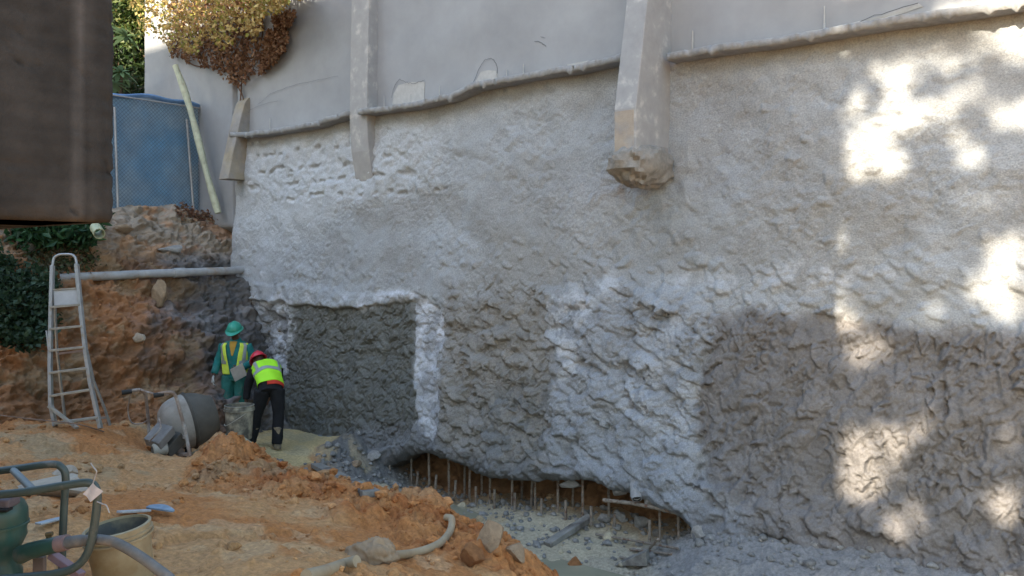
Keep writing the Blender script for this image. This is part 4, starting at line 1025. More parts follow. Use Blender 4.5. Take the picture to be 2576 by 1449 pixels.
for i, (x, y, sx, mm, lb) in enumerate(((1235, 1365, .13, m_rockt, 'upright tan clod on the crest above the muddy trench'), (1190, 1412, .14, m_rocko, 'bright orange clod at the trench edge'), (1300, 1400, .11, m_rockt, 'jagged brown clod beside the orange one'), (1445, 1425, .09, m_rocko, 'pointed orange clod standing over the grey mud'),
                         (1560, 1305, .11, m_rock, 'grey rubble stone below the fallen bar'), (1610, 1320, .13, m_rock, 'angular grey stone among the trench bars'), (1520, 1310, .10, m_rock, 'grey stone at the inner end of the trench timber'), (1650, 1345, .08, m_rock, 'small grey stone beside the leaning rods'),
                         (1000, 1140, .12, m_rock, 'dark lump fallen from the wall foot beside the looped bar'), (940, 1150, .14, m_rock, 'dark rubble lump between slab and trench'), (900, 1170, .1, m_rockt, 'yellowish lump of rubble near the sunken board'), (985, 1160, .07, m_rockp, 'pale yellow chip above the looped bar'))):
    rock(hit(x, y, .02) + Vector((0, 0, sx * .25)), (sx, sx * .8, sx * (1.2 if i in (0, 3) else .7)), 11 + i, mm, lb, rz=i * 1.1)
# loose crumbs of soil, uncountable
q = np.random.default_rng(51); cv, cf, ccol = [], [], []
tm = [rock_mesh(100 + i, 2 if i < 2 else 1, .3) for i in range(6)]
tv_ = [np.array([v.co[:] for v in m.vertices]) for m in tm]; tfc = [np.array([p.vertices[:] for p in m.polygons]) for m in tm]
off = 0
for _ in range(15000):
    x, y = q.uniform(-7, 2.6), q.uniform(3.3, 12.5)
    i, j = int((y - gy0) / gd), int((x - gx0) / gd)
    if flat[i, j] > .3 or q.random() > .3 * sstep(-.2, .4, noise(np.array(x * 1.5), np.array(y * 1.5), 441)) + .9 * HEAP[i, j]: continue
    r = q.uniform(.006, .022) * (1 + 3.4 * q.random() ** 7) * (1.25 if HEAP[i, j] > .5 else 1) * (.55 + y * .06); k = q.integers(0, 6)
    a = q.uniform(0, 6.3); R = np.array([[math.cos(a), -math.sin(a), 0], [math.sin(a), math.cos(a), 0], [0, 0, 1]])
    cv.append((tv_[k] * np.array([r, r * q.uniform(.7, 1), r * q.uniform(.6, .9)])) @ R.T + np.array([x, y, gz(x, y) + r * .25])); cf.append(tfc[k] + off); off += len(tv_[k])
    ccol.append(np.repeat((colg[i, j] * q.uniform(.75, 1.2))[None], len(tv_[k]), 0))
so = np_mesh('soil_crumbs', np.concatenate(cv), np.concatenate(cf), m_ground, None, np.concatenate(ccol), smooth=False); so['kind'] = 'stuff'; tag(so, 'loose orange crumbs of clay scattered over the dug soil', 'soil')
q = np.random.default_rng(53); cv, cf, ccol = [], [], []; off = 0
for _ in range(2600):
    t, s = q.uniform(2.4, 12.6), q.uniform(-.2, 2.2); w_ = wp(t, s, 0)
    if not (-9 < w_.x < 7 and 3 < w_.y < 16) or q.random() > math.exp(-s * .9) + RUB[int((w_.y - gy0) / gd), int((w_.x - gx0) / gd)]: continue
    r = q.uniform(.012, .04) * (1 + 1.5 * q.random() ** 3); k = q.integers(0, 6)
    cv.append(tv_[k] * np.array([r, r, r * .7]) + np.array([w_.x, w_.y, gz(w_.x, w_.y) + r * .2])); cf.append(tfc[k] + off); off += len(tv_[k])
    ccol.append(np.repeat((np.array([.27, .265, .25]) * q.uniform(.7, 1.15))[None], len(tv_[k]), 0))
so = np_mesh('mortar_rubble', np.concatenate(cv), np.concatenate(cf), m_ground, None, np.concatenate(ccol)); so['kind'] = 'stuff'; tag(so, 'grey mortar rebound crumbs along the wall foot', 'rubble')

# ================================================================== TRENCH STEEL AND TIMBER
m_rebar = mat('mud_crusted_rebar', (.25, .215, .175), rough=.85, var=.35, scale=25, bump=.8, bscale=160, col2=(.14, .075, .045), thr=.58, spot=18)
def rebar(pts, r=.011, label='', group=None, name='rebar'):
    pts = [Vector(p) for p in pts]; out = []
    L = sum((pts[i + 1] - pts[i]).length for i in range(len(pts) - 1)); n = max(6, int(L / .03))
    acc_ = [0]
    for i in range(len(pts) - 1): acc_.append(acc_[-1] + (pts[i + 1] - pts[i]).length)
    for k in range(n + 1):
        l = L * k / n; i = max(j for j in range(len(pts)) if acc_[j] <= l + 1e-9); i = min(i, len(pts) - 2)
        f = (l - acc_[i]) / max(1e-6, acc_[i + 1] - acc_[i]); out.append(pts[i].lerp(pts[i + 1], min(1, f)))
    rs = [r * (1.0 + .16 * (k % 2) + random.uniform(-.06, .1)) for k in range(n + 1)]
    return tag(MB().tube(out, rs, 8).build(name, m_rebar, None, smooth=True), label, 'rebar', group)
TALL = 'tall mud-crusted rebar rising from the trench floor under the wall lip'; SHORT = 'short upright rebar stub standing in the muddy trench floor'
for x, y0, y1, s in ((1036, 1130, 1226, .12), (1081, 1136, 1244, .18), (1130, 1146, 1257, .18), (1168, 1160, 1256, .0), (1181, 1170, 1250, .15), (1233, 1188, 1272, .16), (1288, 1192, 1294, .22), (1336, 1200, 1275, .1), (1347, 1200, 1280, .16), (1403, 1186, 1296, .2), (1466, 1190, 1300, .22), (1532, 1210, 1287, .1), (1660, 1268, 1368, .28), (1709, 1278, 1384, .32), (1212, 1190, 1254, -.08), (1312, 1190, 1262, -.1), (1440, 1196, 1276, -.05), (1750, 1320, 1352, .25)):
    t, h0 = wall_th(x, y1, s); _, h1 = wall_th(x, y0, s); l = random.uniform(-.012, .012)
    rebar([wp(t, s, h0 - .06), wp(t + l * 2, s, h1)], .0155, TALL, 'tall trench bars')
for x, y0, y1, s in ((1049, 1186, 1230, .25), (1095, 1194, 1248, .3), (1144, 1208, 1258, .32), (1197, 1224, 1273, .25), (1244, 1231, 1279, .3), (1295, 1240, 1291, .32), (1362, 1254, 1283, .3), (1423, 1258, 1297, .32), (1487, 1273, 1309, .36), (1546, 1292, 1312, .3), (1634, 1307, 1355, .42)):
    t, h0 = wall_th(x, y1, s); _, h1 = wall_th(x, y0, s)
    pts = [wp(t, s, h1), wp(t, s, h0 + .06)]
    if x < 1180: pts = [wp(t + .02, s, h1), wp(t, s, h0 + .05), wp(t - .05, s, h0), wp(t - .1, s, h0 + .02)]
    else: pts[1].z -= .12
    rebar(pts, .0165, SHORT, 'short trench bar stubs')
t, h0 = wall_th(975, 1212, .35); _, h1 = wall_th(975, 1172, .35)
rebar([wp(t - .05, .35, h1), wp(t - .05, .35, h0 + .05), wp(t - .02, .35, h0), wp(t + .03, .35, h0 + .01), wp(t + .05, .35, h0 + .05), wp(t + .05, .35, h1 + .02)], .014, 'U-shaped looped bar hanging at the end of the undercut')
def wl(px, py, s): t, h = wall_th(px, py, s); return wp(t, s, h)
rebar([wl(1518, 1258, .45), wl(1590, 1266, .46), wl(1657, 1279, .46), wl(1727, 1296, .45)], .021, 'thick mortar-caked bar lying level across the undercut mouth')
rebar([hit(1498, 1344, .05), hit(1600, 1361, .08), hit(1706, 1380, .1)], .013, 'long thin rod lying low over the grey mud')
rebar([hit(1585, 1382, .03), hit(1690, 1394, .04)], .014, 'short rod half buried beside the rebound pile')
rebar([hit(1560, 1402, .03), hit(1620, 1415, .03)], .014, 'rod lying over the tilted board in the mud')
rebar([hit(1620, 1396, .0), hit(1655, 1356, .35)], .012, 'pale thin rod leaning over the tilted board')
for y, lb in ((833, 'upper'), (888, 'lower')):
    rebar([wl(600, y - 1, .14), wl(660, y + 1, .14), wl(705, y, .12)], .014, f'{lb} bare horizontal bar in the unfinished panel behind the workers')
m_timb = mat('mud_caked_timber', (.235, .225, .20), rough=.9, var=.3, scale=6, bump=.7, bscale=40, col2=(.10, .09, .08), thr=.58, spot=4)
def timber(a, b, w, h, label, mm=None): return tag(MB().bar(a, b, w, h).build('timber', mm or m_timb, None, bevel=.008, sub=3, jitter=.006, jscale=9), label, 'timber')
timber(hit(1376, 1371, .02), hit(1486, 1300, .10), .12, .07, 'mud-caked plank sloping from the trench floor up to the short bars')
timber(hit(795, 1170, .05), hit(935, 1243, .05), .15, .06, 'long sunken board edging the blinding beside the orange heap')
b = MB(); a0, a1, a2 = hit(1545, 1423, .03), hit(1625, 1388, .2), hit(1628, 1425, .03)
b.add([a0, a1, a2, a0 + Vector((.05, .12, 0)), a1 + Vector((.05, .12, 0)), a2 + Vector((.05, .12, 0))], [(0, 1, 2), (5, 4, 3), (0, 3, 4, 1), (1, 4, 5, 2), (2, 5, 3, 0)])
tag(b.build('timber', m_timb, None, bevel=.005), 'small tilted wedge of board propped in the grey mud', 'timber')
# pipe stub and stones hanging from the broken wall foot
c0 = wl(1602, 1256, .52); ax = (wl(1597, 1212, .40) - c0).normalized()
stub = thing('pipe_stub', 'mortar-crusted broken pipe end poking out under the wall lip', 'pipe', loc=c0)
MB().lathe([(.035, .02), (.06, .0), (.072, .05), (.066, .14), (.075, .24), (.055, .30), (.02, .31)], c0, ax, 18).build('barrel', mat('mortar_crust', (.30, .30, .30), rough=.95, var=.3, scale=16, bump=1, bscale=60), stub, smooth=True, jitter=.008, jscale=14)
MB().lathe([(.046, -.004), (.044, .16), (.002, .165)], c0, ax, 16).build('bore', mat('dark_bore', (.02, .02, .02), rough=1), stub, smooth=True)
rock(wl(1642, 1250, .4), (.13, .11, .17), 41, m_rock, 'grey mortar lump hanging right of the broken pipe end', 'mortar_lump')
rock(wl(1435, 1218, .22), (.17, .12, .085), 42, m_rock, 'flat slab of mortar wedged under the lip between two bars', 'mortar_lump')
rock(wl(1560, 1228, .3), (.17, .14, .14), 43, m_rock, 'rounded mortar lump left of the broken pipe end', 'mortar_lump')
rock(wl(1765, 1335, .5), (.16, .14, .12), 44, m_rock, 'mortar lump crowning the end of the undercut', 'mortar_lump')

# ================================================================== LADDER
m_alu = mat('dirty_aluminium', (.36, .36, .355), rough=.45, metal=.65, var=.2, scale=12, col2=(.33, .28, .22), thr=.62, spot=9)
m_alu2 = mat('muddy_tread', (.36, .33, .28), rough=.7, metal=.3, var=.25, scale=14)
lad = thing('step_ladder', 'tall grey aluminium step ladder standing open before the brown bank', 'ladder', loc=hit(190, 1075))
def LY(y): return 10.35 + (1075 - y) / 435 * .62
def fl(x, y): return at(x, y, LY(y))
lp = [fl(139, 1072), fl(128, 1016), fl(126, 918), fl(129, 766), fl(132, 668), fl(136, 650), fl(146, 642), fl(162, 640), fl(180, 641), fl(189, 648), fl(193, 664), fl(202, 763), fl(215, 881), fl(227, 960), fl(253, 1078)]
MB().tube(smooth_path(lp[4:11], 4), .017, 10).build('top_hoop', m_alu, lad, smooth=True)
for seq in (lp[:5], lp[10:]):
    b = MB()
    for i in range(len(seq) - 1): b.bar(seq[i], seq[i + 1], .042, .055, (0, 1, .1))
    b.build('stile', m_alu, lad, bevel=.004)
for a, c in (((128, 773), (204, 766)), ((127, 828), (209, 820)), ((126, 882), (215, 873)), ((126, 938), (220, 926)), ((127, 996), (229, 980)), ((139, 1065), (250, 1049))):
    A, B = fl(*a), fl(*c); MB().bar(A, B, .08, .028, (0, 0, 1)).build('tread', m_alu2, lad, bevel=.004)
A, B, Cc, D = fl(136, 769), fl(199, 764), fl(192, 727), fl(134, 731)
b = MB(); dv = Vector((0, .02, 0)); b.hexa([A, B, B + dv, A + dv, D, Cc, Cc + dv, D + dv]); b.build('platform', mat('platform_panel', (.42, .42, .42), rough=.5, var=.15), lad, bevel=.005)
MB().bar(fl(134, 729), fl(193, 725), .03, .02).build('platform_rail', m_alu, lad)
def RY(y): return 10.9 + (y - 700) / 375 * .15
for seq in (((192, 700), (203, 790), (218, 880), (236, 960), (262, 1025), (279, 1076)), ((138, 770), (143, 880), (152, 960), (163, 1050), (168, 1070))):
    b = MB(); pts = [at(x, y, RY(y)) for x, y in seq]
    for i in range(len(pts) - 1): b.bar(pts[i], pts[i + 1], .024, .036, (0, 1, .1))
    b.build('rear_leg', m_alu, lad, bevel=.003)
MB().bar(at(146, 890, RY(890)), at(220, 881, RY(881)), .02, .025).build('rear_rail', mat('reddish_rail', (.28, .2, .17), rough=.7, var=.2), lad)
MB().bar(at(164, 1058, RY(1058)), at(271, 1050, RY(1050)), .02, .025).build('rear_rail', m_alu, lad)
MB().bar(fl(129, 1020) + Vector((0, -.05, 0)), fl(207, 1072) + Vector((0, -.12, 0)), .03, .05, (0, 1, 0)).build('loose_brace', m_alu2, lad, bevel=.004)
MB().bar(at(118, 832, 10.7), at(125, 892, 10.6), .02, .03, (0, 1, 0)).build('side_hinge', m_alu, lad)
cab = MB().tube(smooth_path([hit(-40, 1042, .05), at(0, 1045, 10.3), at(60, 1052, 10.35), at(135, 1060, 10.2), at(200, 1068, 10.2), hit(262, 1086, .01)], 6), .008, 6).build('cable', mat('brown_cable', (.22, .15, .11), rough=.7), None, smooth=True)
tag(cab, 'thin brown cable slung low past the ladder feet', 'cable')
m_rod = mat('pinkish_tube', (.33, .235, .21), rough=.6, var=.25, scale=9)
for i in range(4):
    a, c = bankhit(-30, 888 + i * 7, .35), at(40 + (i % 3) * 9, 877 + i * 6, 12.3)
    tag(MB().tube([at(-60, 893 + i * 7, 12.1), c], .02, 10).build('steel_tube', m_rod, None, smooth=True), 'pinkish steel tube in the small bundle poking out below the ivy', 'tube', 'tubes below the ivy')

# ================================================================== CONCRETE MIXER
mx = thing('concrete_mixer', 'old tilted drum concrete mixer crusted with mortar on the dug soil', 'concrete mixer', loc=hit(450, 1145))
m_drum = mat('mortar_crusted_drum', (.31, .285, .25), rough=.85, var=.22, scale=5, bump=.5, bscale=40, col2=(.20, .165, .13), thr=.60, spot=2.6, sharp=.1)
m_drum2 = mat('dark_drum_steel', (.09, .083, .07), rough=.7, var=.25, scale=6, bump=.3, bscale=40)
m_frame = mat('rusty_frame', (.27, .205, .165), rough=.75, var=.3, scale=10, col2=(.40, .385, .36), thr=.56, spot=6)
dc = at(402, 1080, 10.5); dax = Vector((.80, .56, .20)).normalized()
drm = MB().lathe([(.02, 0), (.13, .008), (.22, .035), (.29, .10), (.325, .18), (.342, .26), (.345, .33)], dc, dax, 40).build('drum', m_drum, mx, smooth=True)
MB().lathe([(.345, .33), (.357, .335), (.357, .37), (.345, .375), (.335, .43), (.305, .52), (.26, .60), (.235, .65), (.24, .66), (.225, .66), (.22, .645), (.25, .58), (.32, .44), (.32, .36)], dc, dax, 40).build('drum_cone', m_drum2, mx, smooth=True)
MB().lathe([(.35, .347), (.367, .349), (.367, .361), (.35, .363)], dc, dax, 40).build('ring', m_drum2, drm, smooth=True)
# motor cover: folded sheet box
cv_ = [at(361, 1103, 10.15), at(398, 1116, 10.0), at(436, 1073, 10.12), at(396, 1062, 10.35)]
dn = Vector((.02, .03, -.09)); b = MB(); b.hexa([c + dn for c in cv_] + cv_); b.build('motor_cover', mat('grey_cover', (.19, .175, .16), rough=.6, var=.2, scale=7, col2=(.22, .21, .2), thr=.62, spot=7), mx, bevel=.008)
b = MB(); b.hexa([c + dn * 2.4 + Vector((.05, .08, 0)) for c in cv_] + [c + dn + Vector((.04, .06, 0)) for c in cv_]); b.build('gear_case', m_drum2, mx, bevel=.01)
MB().lathe([(.01, 0), (.06, 0), (.075, .01), (.08, .03), (.08, .15), (.06, .165), (.01, .17)], at(384, 1133, 10.05), Vector((.75, .55, .05)), 22).build('motor', mat('pale_motor', (.40, .385, .33), rough=.7, var=.2), mx, smooth=True)
MB().lathe([(.045, -.004), (.05, -.008), (.05, .004)], at(384, 1133, 10.05), Vector((.75, .55, .05)), 18, True).build('motor_fan', m_drum2, mx, smooth=True)
# barrow frame: two bent tubes with handles
MB().tube(smooth_path([at(478, 1147, 10.15), at(466, 1085, 10.15), at(452, 1030, 10.15), at(443, 1000, 10.15), at(434, 988, 10.13), at(415, 988, 10.1), at(386, 994, 10.05)], 6), .021, 10).build('frame_tube', m_frame, mx, smooth=True)
MB().tube(smooth_path([at(377, 1128, 10.95), at(373, 1060, 10.95), at(368, 1010, 10.9), at(364, 990, 10.85), at(352, 981, 10.8), at(330, 983, 10.75), at(306, 987, 10.7)], 6), .021, 10).build('frame_tube', m_frame, mx, smooth=True)
for a, c in (((386, 994, 10.05), (412, 990, 10.1)), ((306, 987, 10.7), (332, 983, 10.75))):
    MB().tube([at(*a) + Vector((0, 0, -.005)), at(*c) + Vector((0, 0, -.005))], .03, 12).build('grip', mat('black_grip', (.03, .03, .03), rough=.6), mx, smooth=True)
MB().tube(smooth_path([at(354, 981, 10.8), at(385, 990, 10.5), at(420, 993, 10.2), at(434, 988, 10.13)], 5), .012, 8).build('cross_tube', m_frame, mx, smooth=True)
MB().tube(smooth_path([at(330, 985, 10.75), at(322, 1030, 10.8), at(330, 1062, 10.85), at(352, 1066, 10.9), at(372, 1058, 10.93)], 5), .009, 8).build('cable', m_frame, mx, smooth=True)
MB().tube(smooth_path([at(400, 1052, 10.2), at(404, 1075, 10.05), at(390, 1095, 10.0), at(376, 1110, 10.05)], 5), .011, 8).build('cable', m_frame, mx, smooth=True)
MB().bar(at(470, 1100, 10.2), at(376, 1092, 10.9), .04, .04).build('cradle', m_frame, mx, bevel=.005)
MB().bar(at(474, 1143, 10.15), at(380, 1143, 10.7), .05, .04).build('base_bar', m_frame, mx, bevel=.005)
wc = at(446, 1137, 10.45); b = MB(); b.tube([wc + Vector((math.cos(a) * .13 * .8, math.cos(a) * .13 * .6, math.sin(a) * .13)) for a in np.linspace(0, 2 * math.pi, 25)[:-1]], .04, 10, closed=True)
wh = b.build('tyre', mat('black_rubber', (.02, .02, .02), rough=.8), mx, smooth=True)
MB().tube([wc + Vector((.03, -.04, 0)), wc - Vector((.03, -.04, 0))], .07, 14).build('hub', m_frame, mx, smooth=True)
m_bat = mat('wet_yellow_board', (.44, .41, .27), rough=.7, var=.2, scale=5, col2=(.30, .28, .2), thr=.55, spot=3)
for i, (pp, lb) in enumerate((([(548, 1092), (600, 1088), (640, 1116), (560, 1122)], 'wet yellowish mixing board under the spattered bucket'), ([(478, 1139), (545, 1108), (575, 1122), (505, 1150)], 'yellowish board wedged under the mixer drum'))):
    z = [at(x, y, 12.35 - .5 * k if i == 0 else 10.9 - .25 * k) for (x, y), k in zip(pp, (0, 0, 1, 1))]
    zz = sum(v.z for v in z) / 4; b = MB(); b.hexa([v - Vector((0, 0, .04)) for v in z][::-1][:4][::-1] + z); tag(b.build('mixing_board', m_bat, None, bevel=.006), lb, 'board')

# ================================================================== BUCKETS
def bucket(name, label, c, rt, rb_, h, m_out, m_in, rim_n=2, handle=None, mh=None, tilt=(0, 0)):
    o = thing(name, label, 'bucket', loc=c); ax = Vector((tilt[0], tilt[1], 1)).normalized(); c = Vector(c)
    MB().lathe([(.001, .0), (rb_ * .96, 0), (rb_, .01), (rt * .985, h * .93), (rt, h)], c, ax, 44).build('shell', m_out, o, smooth=True)
    MB().lathe([(rt - .006, h), (rt * .97 - .006, h * .9), (rb_ - .008, .02), (.001, .015)], c, ax, 44).build('inside', m_in, o, smooth=True)
    pr = [(rt * .99, h * .84), (rt + .012, h * .845), (rt + .012, h * .87), (rt * .995, h * .875), (rt * .995, h * .9), (rt + .01, h * .905), (rt + .01, h * .925), (rt, h * .93), (rt + .003, h * .97), (rt + .006, h), (rt - .008, h + .004), (rt - .008, h - .01)]
    MB().lathe(pr, c, ax, 44).build('rim', m_out, o, smooth=True)
    if handle: MB().tube(smooth_path(handle, 6), .005, 6).build('handle', mh, o, smooth=True)
    return o
m_bk = mat('spattered_bucket', (.13, .13, .115), rough=.7, var=.25, scale=7, col2=(.38, .36, .28), thr=.52, spot=7, sharp=.12, bump=.3, bscale=40)
m_bkin = mat('bucket_inside', (.12, .115, .10), rough=.85, var=.3, scale=9, col2=(.24, .2, .13), thr=.58, spot=8)
cb_ = at(602, 1104, 12.3)
bucket('bucket', 'large mortar-spattered dark bucket at the feet of the bending worker', cb_, .205, .175, .49, m_bk, m_bkin, handle=[cb_ + Vector((.2, -.07, .44)), cb_ + Vector((.05, -.22, .33)), cb_ + Vector((-.12, -.2, .23)), cb_ + Vector((-.2, -.05, .22))], mh=mat('bucket_wire', (.4, .39, .33), rough=.5))
m_wb = mat('cream_bucket', (.40, .32, .20), rough=.6, var=.25, scale=4, col2=(.27, .17, .08), thr=.56, spot=3.5, sharp=.12)
cw_ = at(322, 1318, 4.4)
bk2 = bucket('bucket', 'cream plastic bucket with dirty inside beside the green pump hose', (cw_.x, cw_.y, cw_.z - .385), .158, .135, .385, m_wb, m_bkin, tilt=(-.12, -.06), handle=None)
# blue float by the bucket
bf = thing('plastering_float', 'blue worn plastering float blade lying behind the cream bucket', 'float', loc=hit(400, 1290))
a, c = hit(372, 1284, .03), hit(437, 1296, .02)
dv = (c - a).normalized(); sv_ = Vector((-dv.y, dv.x, 0)); b = MB()
for i in range(9):
    k = i / 8; w = .045 * math.sin(math.pi * (.12 + .83 * k)) + .008; p = a.lerp(c, k) + Vector((0, 0, .02 + .012 * math.sin(k * 3)))
    for e in (-1, 1):
        for z in (0, .014): b.v.append(tuple(p + sv_ * (w * e) + Vector((0, 0, z))))
for i in range(8):
    o = i * 4
    b.f += [(o, o + 4, o + 5, o + 1), (o + 2, o + 3, o + 7, o + 6), (o + 1, o + 5, o + 7, o + 3), (o, o + 2, o + 6, o + 4)]
b.f += [(0, 1, 3, 2), (32, 34, 35, 33)]
b.build('blade', mat('faded_blue_plastic', (.20, .27, .35), rough=.6, var=.3, scale=20, col2=(.40, .42, .42), thr=.6, spot=12), bf, bevel=.003)
MB().bar(hit(300, 1288, .03), hit(374, 1284, .04), .05, .016).build('handle', mat('cement_grey_plastic', (.40, .42, .44), rough=.7, var=.3, scale=20), bf, bevel=.004)
tr = MB().bar(hit(95, 1318, .05), hit(160, 1302, .03), .05, .012); tag(tr.build('steel_strip', mat('bluish_steel_strip', (.38, .43, .48), rough=.5, metal=.3, var=.25), None, bevel=.003), 'pale bluish steel strip on the soil between pump tank and frame', 'strip')

# ================================================================== PUMP IN ITS TUBE FRAME
pm = thing('water_pump', 'green engine pump inside a dark tubular carrying frame', 'pump', loc=at(60, 1500, 3.85))
m_gt = mat('dark_green_tube', (.055, .075, .068), rough=.42, var=.25, scale=9, col2=(.16, .16, .15), thr=.64, spot=12, spec=.5)
m_ge = mat('green_engine', (.03, .075, .06), rough=.35, var=.25, scale=7, col2=(.10, .10, .085), thr=.64, spot=9, spec=.5)
gz0 = EYE - 1.66
R_ = .0175
def foot(p): return Vector((p.x, p.y, gz0))
MB().tube(smooth_path([at(-420, 1240, 4.05), at(-100, 1196, 4.05), at(20, 1182, 4.05), at(125, 1168, 4.05), at(155, 1176, 4.05), at(165, 1200, 4.05), at(162, 1260, 4.05), at(158, 1340, 4.05), at(156, 1420, 4.05), at(150, 1540, 4.05)], 6), R_, 12).build('frame_tube', m_gt, pm, smooth=True)
MB().tube(smooth_path([at(-420, 1310, 3.62), at(-60, 1252, 3.62), at(60, 1238, 3.62), at(170, 1220, 3.62), at(225, 1215, 3.62), at(243, 1235, 3.62), at(243, 1280, 3.62), at(232, 1350, 3.62), at(218, 1395, 3.62), at(192, 1425, 3.62), at(150, 1441, 3.62), at(60, 1452, 3.62), at(-300, 1480, 3.62)], 6), R_, 12).build('frame_tube', m_gt, pm, smooth=True)
MB().tube([at(34, 1184, 4.04), at(84, 1234, 3.64)], .0165, 10).build('cross_brace', mat('worn_grey_tube', (.22, .24, .25), rough=.5, var=.25), pm, smooth=True)
MB().tube([at(150, 1538, 4.05), at(150, 1590, 3.5)], R_, 10).build('skid', m_gt, pm, smooth=True)
MB().tube([at(-200, 1560, 4.0), at(150, 1540, 4.03)], R_, 10).build('skid', m_gt, pm, smooth=True)
ec_ = at(20, 1420, 3.85); ez = (1 / F * 3.85)
MB().lathe([(.01, .175), (.07, .172), (.105, .15), (.12, .115), (.122, .07), (.115, .02), (.118, -.0), (.10, -.04), (.085, -.07), (.08, -.12), (.1, -.16), (.1, -.2)], at(-5, 1348, 3.85), (0, 0, 1), 32).build('engine', m_ge, pm, smooth=True)
MB().lathe([(.122, .06), (.127, .058), (.127, .05), (.121, .048)], at(-5, 1348, 3.85), (0, 0, 1), 32).build('tank_seam', m_ge, pm, smooth=True)
b = MB().box(at(-2, 1262, 3.8), (.14, .1, .045)); b.build('air_box', mat('purple_grey_box', (.14, .115, .13), rough=.6, var=.2), pm, bevel=.012)
MB().box(at(8, 1282, 3.75), (.06, .05, .012)).build('slot', mat('black_slot', (.012, .012, .012), rough=.6), pm, bevel=.003)
MB().tube([at(52, 1396, 3.78), at(75, 1386, 3.76), at(150, 1368, 3.72)], [.04, .037, .035], 18).build('outlet', m_ge, pm, smooth=True)
MB().tube([at(146, 1369, 3.72), at(170, 1364, 3.71)], [.036, .034], 18).build('hose_clamp', mat('rusty_clamp', (.24, .16, .15), rough=.6, var=.3), pm, smooth=True)
MB().tube([at(123, 1348, 3.76), at(122, 1362, 3.76)], .012, 10).build('bleed_screw', mat('brass_dark', (.12, .085, .04), rough=.5), pm, smooth=True)
MB().tube([at(116, 1345, 3.76), at(132, 1342, 3.76)], .01, 8).build('wing_nut', MATS['brass_dark'], pm, smooth=True)
b = MB().bar(at(130, 1395, 3.8), at(205, 1449, 3.75), .03, .045, (0, 1, 0)); b.build('bracket', mat('purple_bracket', (.24, .16, .18), rough=.6, var=.25), pm, bevel=.004)
b = MB().bar(at(100, 1400, 3.85), at(98, 1530, 3.85), .05, .03, (0, 1, 0)); b.build('mount', mat('rust_mount', (.16, .12, .10), rough=.7, var=.3), pm, bevel=.004)
hs_ = smooth_path([at(165, 1366, 3.71), at(205, 1360, 3.70), at(245, 1357, 3.66), at(290, 1365, 3.62), at(340, 1392, 3.58), at(390, 1427, 3.55), at(440, 1470, 3.5), at(470, 1540, 3.45)], 7)
ho = MB().tube(hs_, [.026] * 8 + [.0215] * (len(hs_) - 8), 14).build('hose', mat('grey_rubber_hose', (.15, .145, .14), rough=.6, var=.3, scale=14, col2=(.25, .2, .16), thr=.62, spot=8), None, smooth=True)
tag(ho, 'grey rubber hose leaving the pump past the cream bucket', 'hose')
tg = thing('paper_tag', 'blank crumpled paper tag wired to the front frame corner', 'tag', loc=at(233, 1238, 3.59))
b = MB(); cs = [at(208, 1243, 3.58), at(230, 1262, 3.58), at(258, 1237, 3.585), at(234, 1214, 3.59)]; n = 6
for i in range(n):
    for j in range(n):
        u, v = i / (n - 1), j / (n - 1); p = cs[0].lerp(cs[1], u).lerp(cs[3].lerp(cs[2], u), v); b.v.append(tuple(p + Vector((0, .006 * math.sin(5 * u + 3 * v), 0))))
for i in range(n - 1):
    for j in range(n - 1): b.f.append((i * n + j, (i + 1) * n + j, (i + 1) * n + j + 1, i * n + j + 1))
b.build('paper', mat('dirty_paper', (.50, .45, .44), rough=.85, var=.15, scale=30), tg, smooth=True)
for pts in ([(234, 1216), (240, 1196), (243, 1186), (234, 1174), (228, 1165)], [(244, 1262), (258, 1268), (268, 1272), (275, 1290)]):
    MB().tube(smooth_path([at(x, y, 3.6) for x, y in pts], 4), .003, 6).build('wire', mat('tie_wire', (.42, .4, .39), rough=.5, metal=.4), tg, smooth=True)

# ================================================================== HOSE AND RAG ON THE SOIL
m_hb = mat('beige_hose', (.36, .285, .19), rough=.7, var=.22, scale=6, col2=(.3, .2, .12), thr=.62, spot=5)
hp_ = [hit(1122, 1301, .05), hit(1136, 1306, .09), hit(1133, 1334, .04), hit(1112, 1362, .03), hit(1078, 1380, .02), hit(1035, 1392, .02), hit(985, 1398, .02), hit(940, 1406, .02)]
tag(MB().tube(smooth_path(hp_, 6), .029, 14).build('hose', m_hb, None, smooth=True), 'beige mud-stained hose curving over the heap edge', 'hose')
hp_ = [hit(898, 1412, .03), hit(860, 1422, .03), hit(815, 1438, .03), hit(770, 1449, .03)]
tag(MB().tube(smooth_path(hp_, 6), [.036] * 19, 14).build('hose', m_hb, None, smooth=True), 'thick pale hose length lying below the crumpled rag', 'hose')
c = hit(935, 1418, .0); rg, rh = np.meshgrid(np.linspace(0, 2 * math.pi, 60), np.linspace(0, math.pi, 34))
dx_, dy_, dz_ = np.cos(rg) * np.sin(rh), np.sin(rg) * np.sin(rh), np.cos(rh)
cr = 1 + .28 * ridge(dx_ * 1.5 + dz_, dy_ * 1.5 - dz_ * .7, 3, 501) + .2 * noise(dx_ * 1.2 + 4, dz_ * 1.2 + dy_, 503)
rv = np.stack([c.x - .01 + dx_ * cr * .13 + .03 * dz_, c.y + .06 + dy_ * cr * .09, c.z + .03 + dz_ * cr * .085], -1)
rv[:, -1] = rv[:, 0]
rag = np_mesh('rag', rv, grid_quads(34, 60), mat('muddy_sacking', (.31, .22, .14), rough=.9, var=.25, scale=8, bump=.5, bscale=30))
tag(rag, 'crumpled muddy cement sack lying on the beige hose', 'sack')

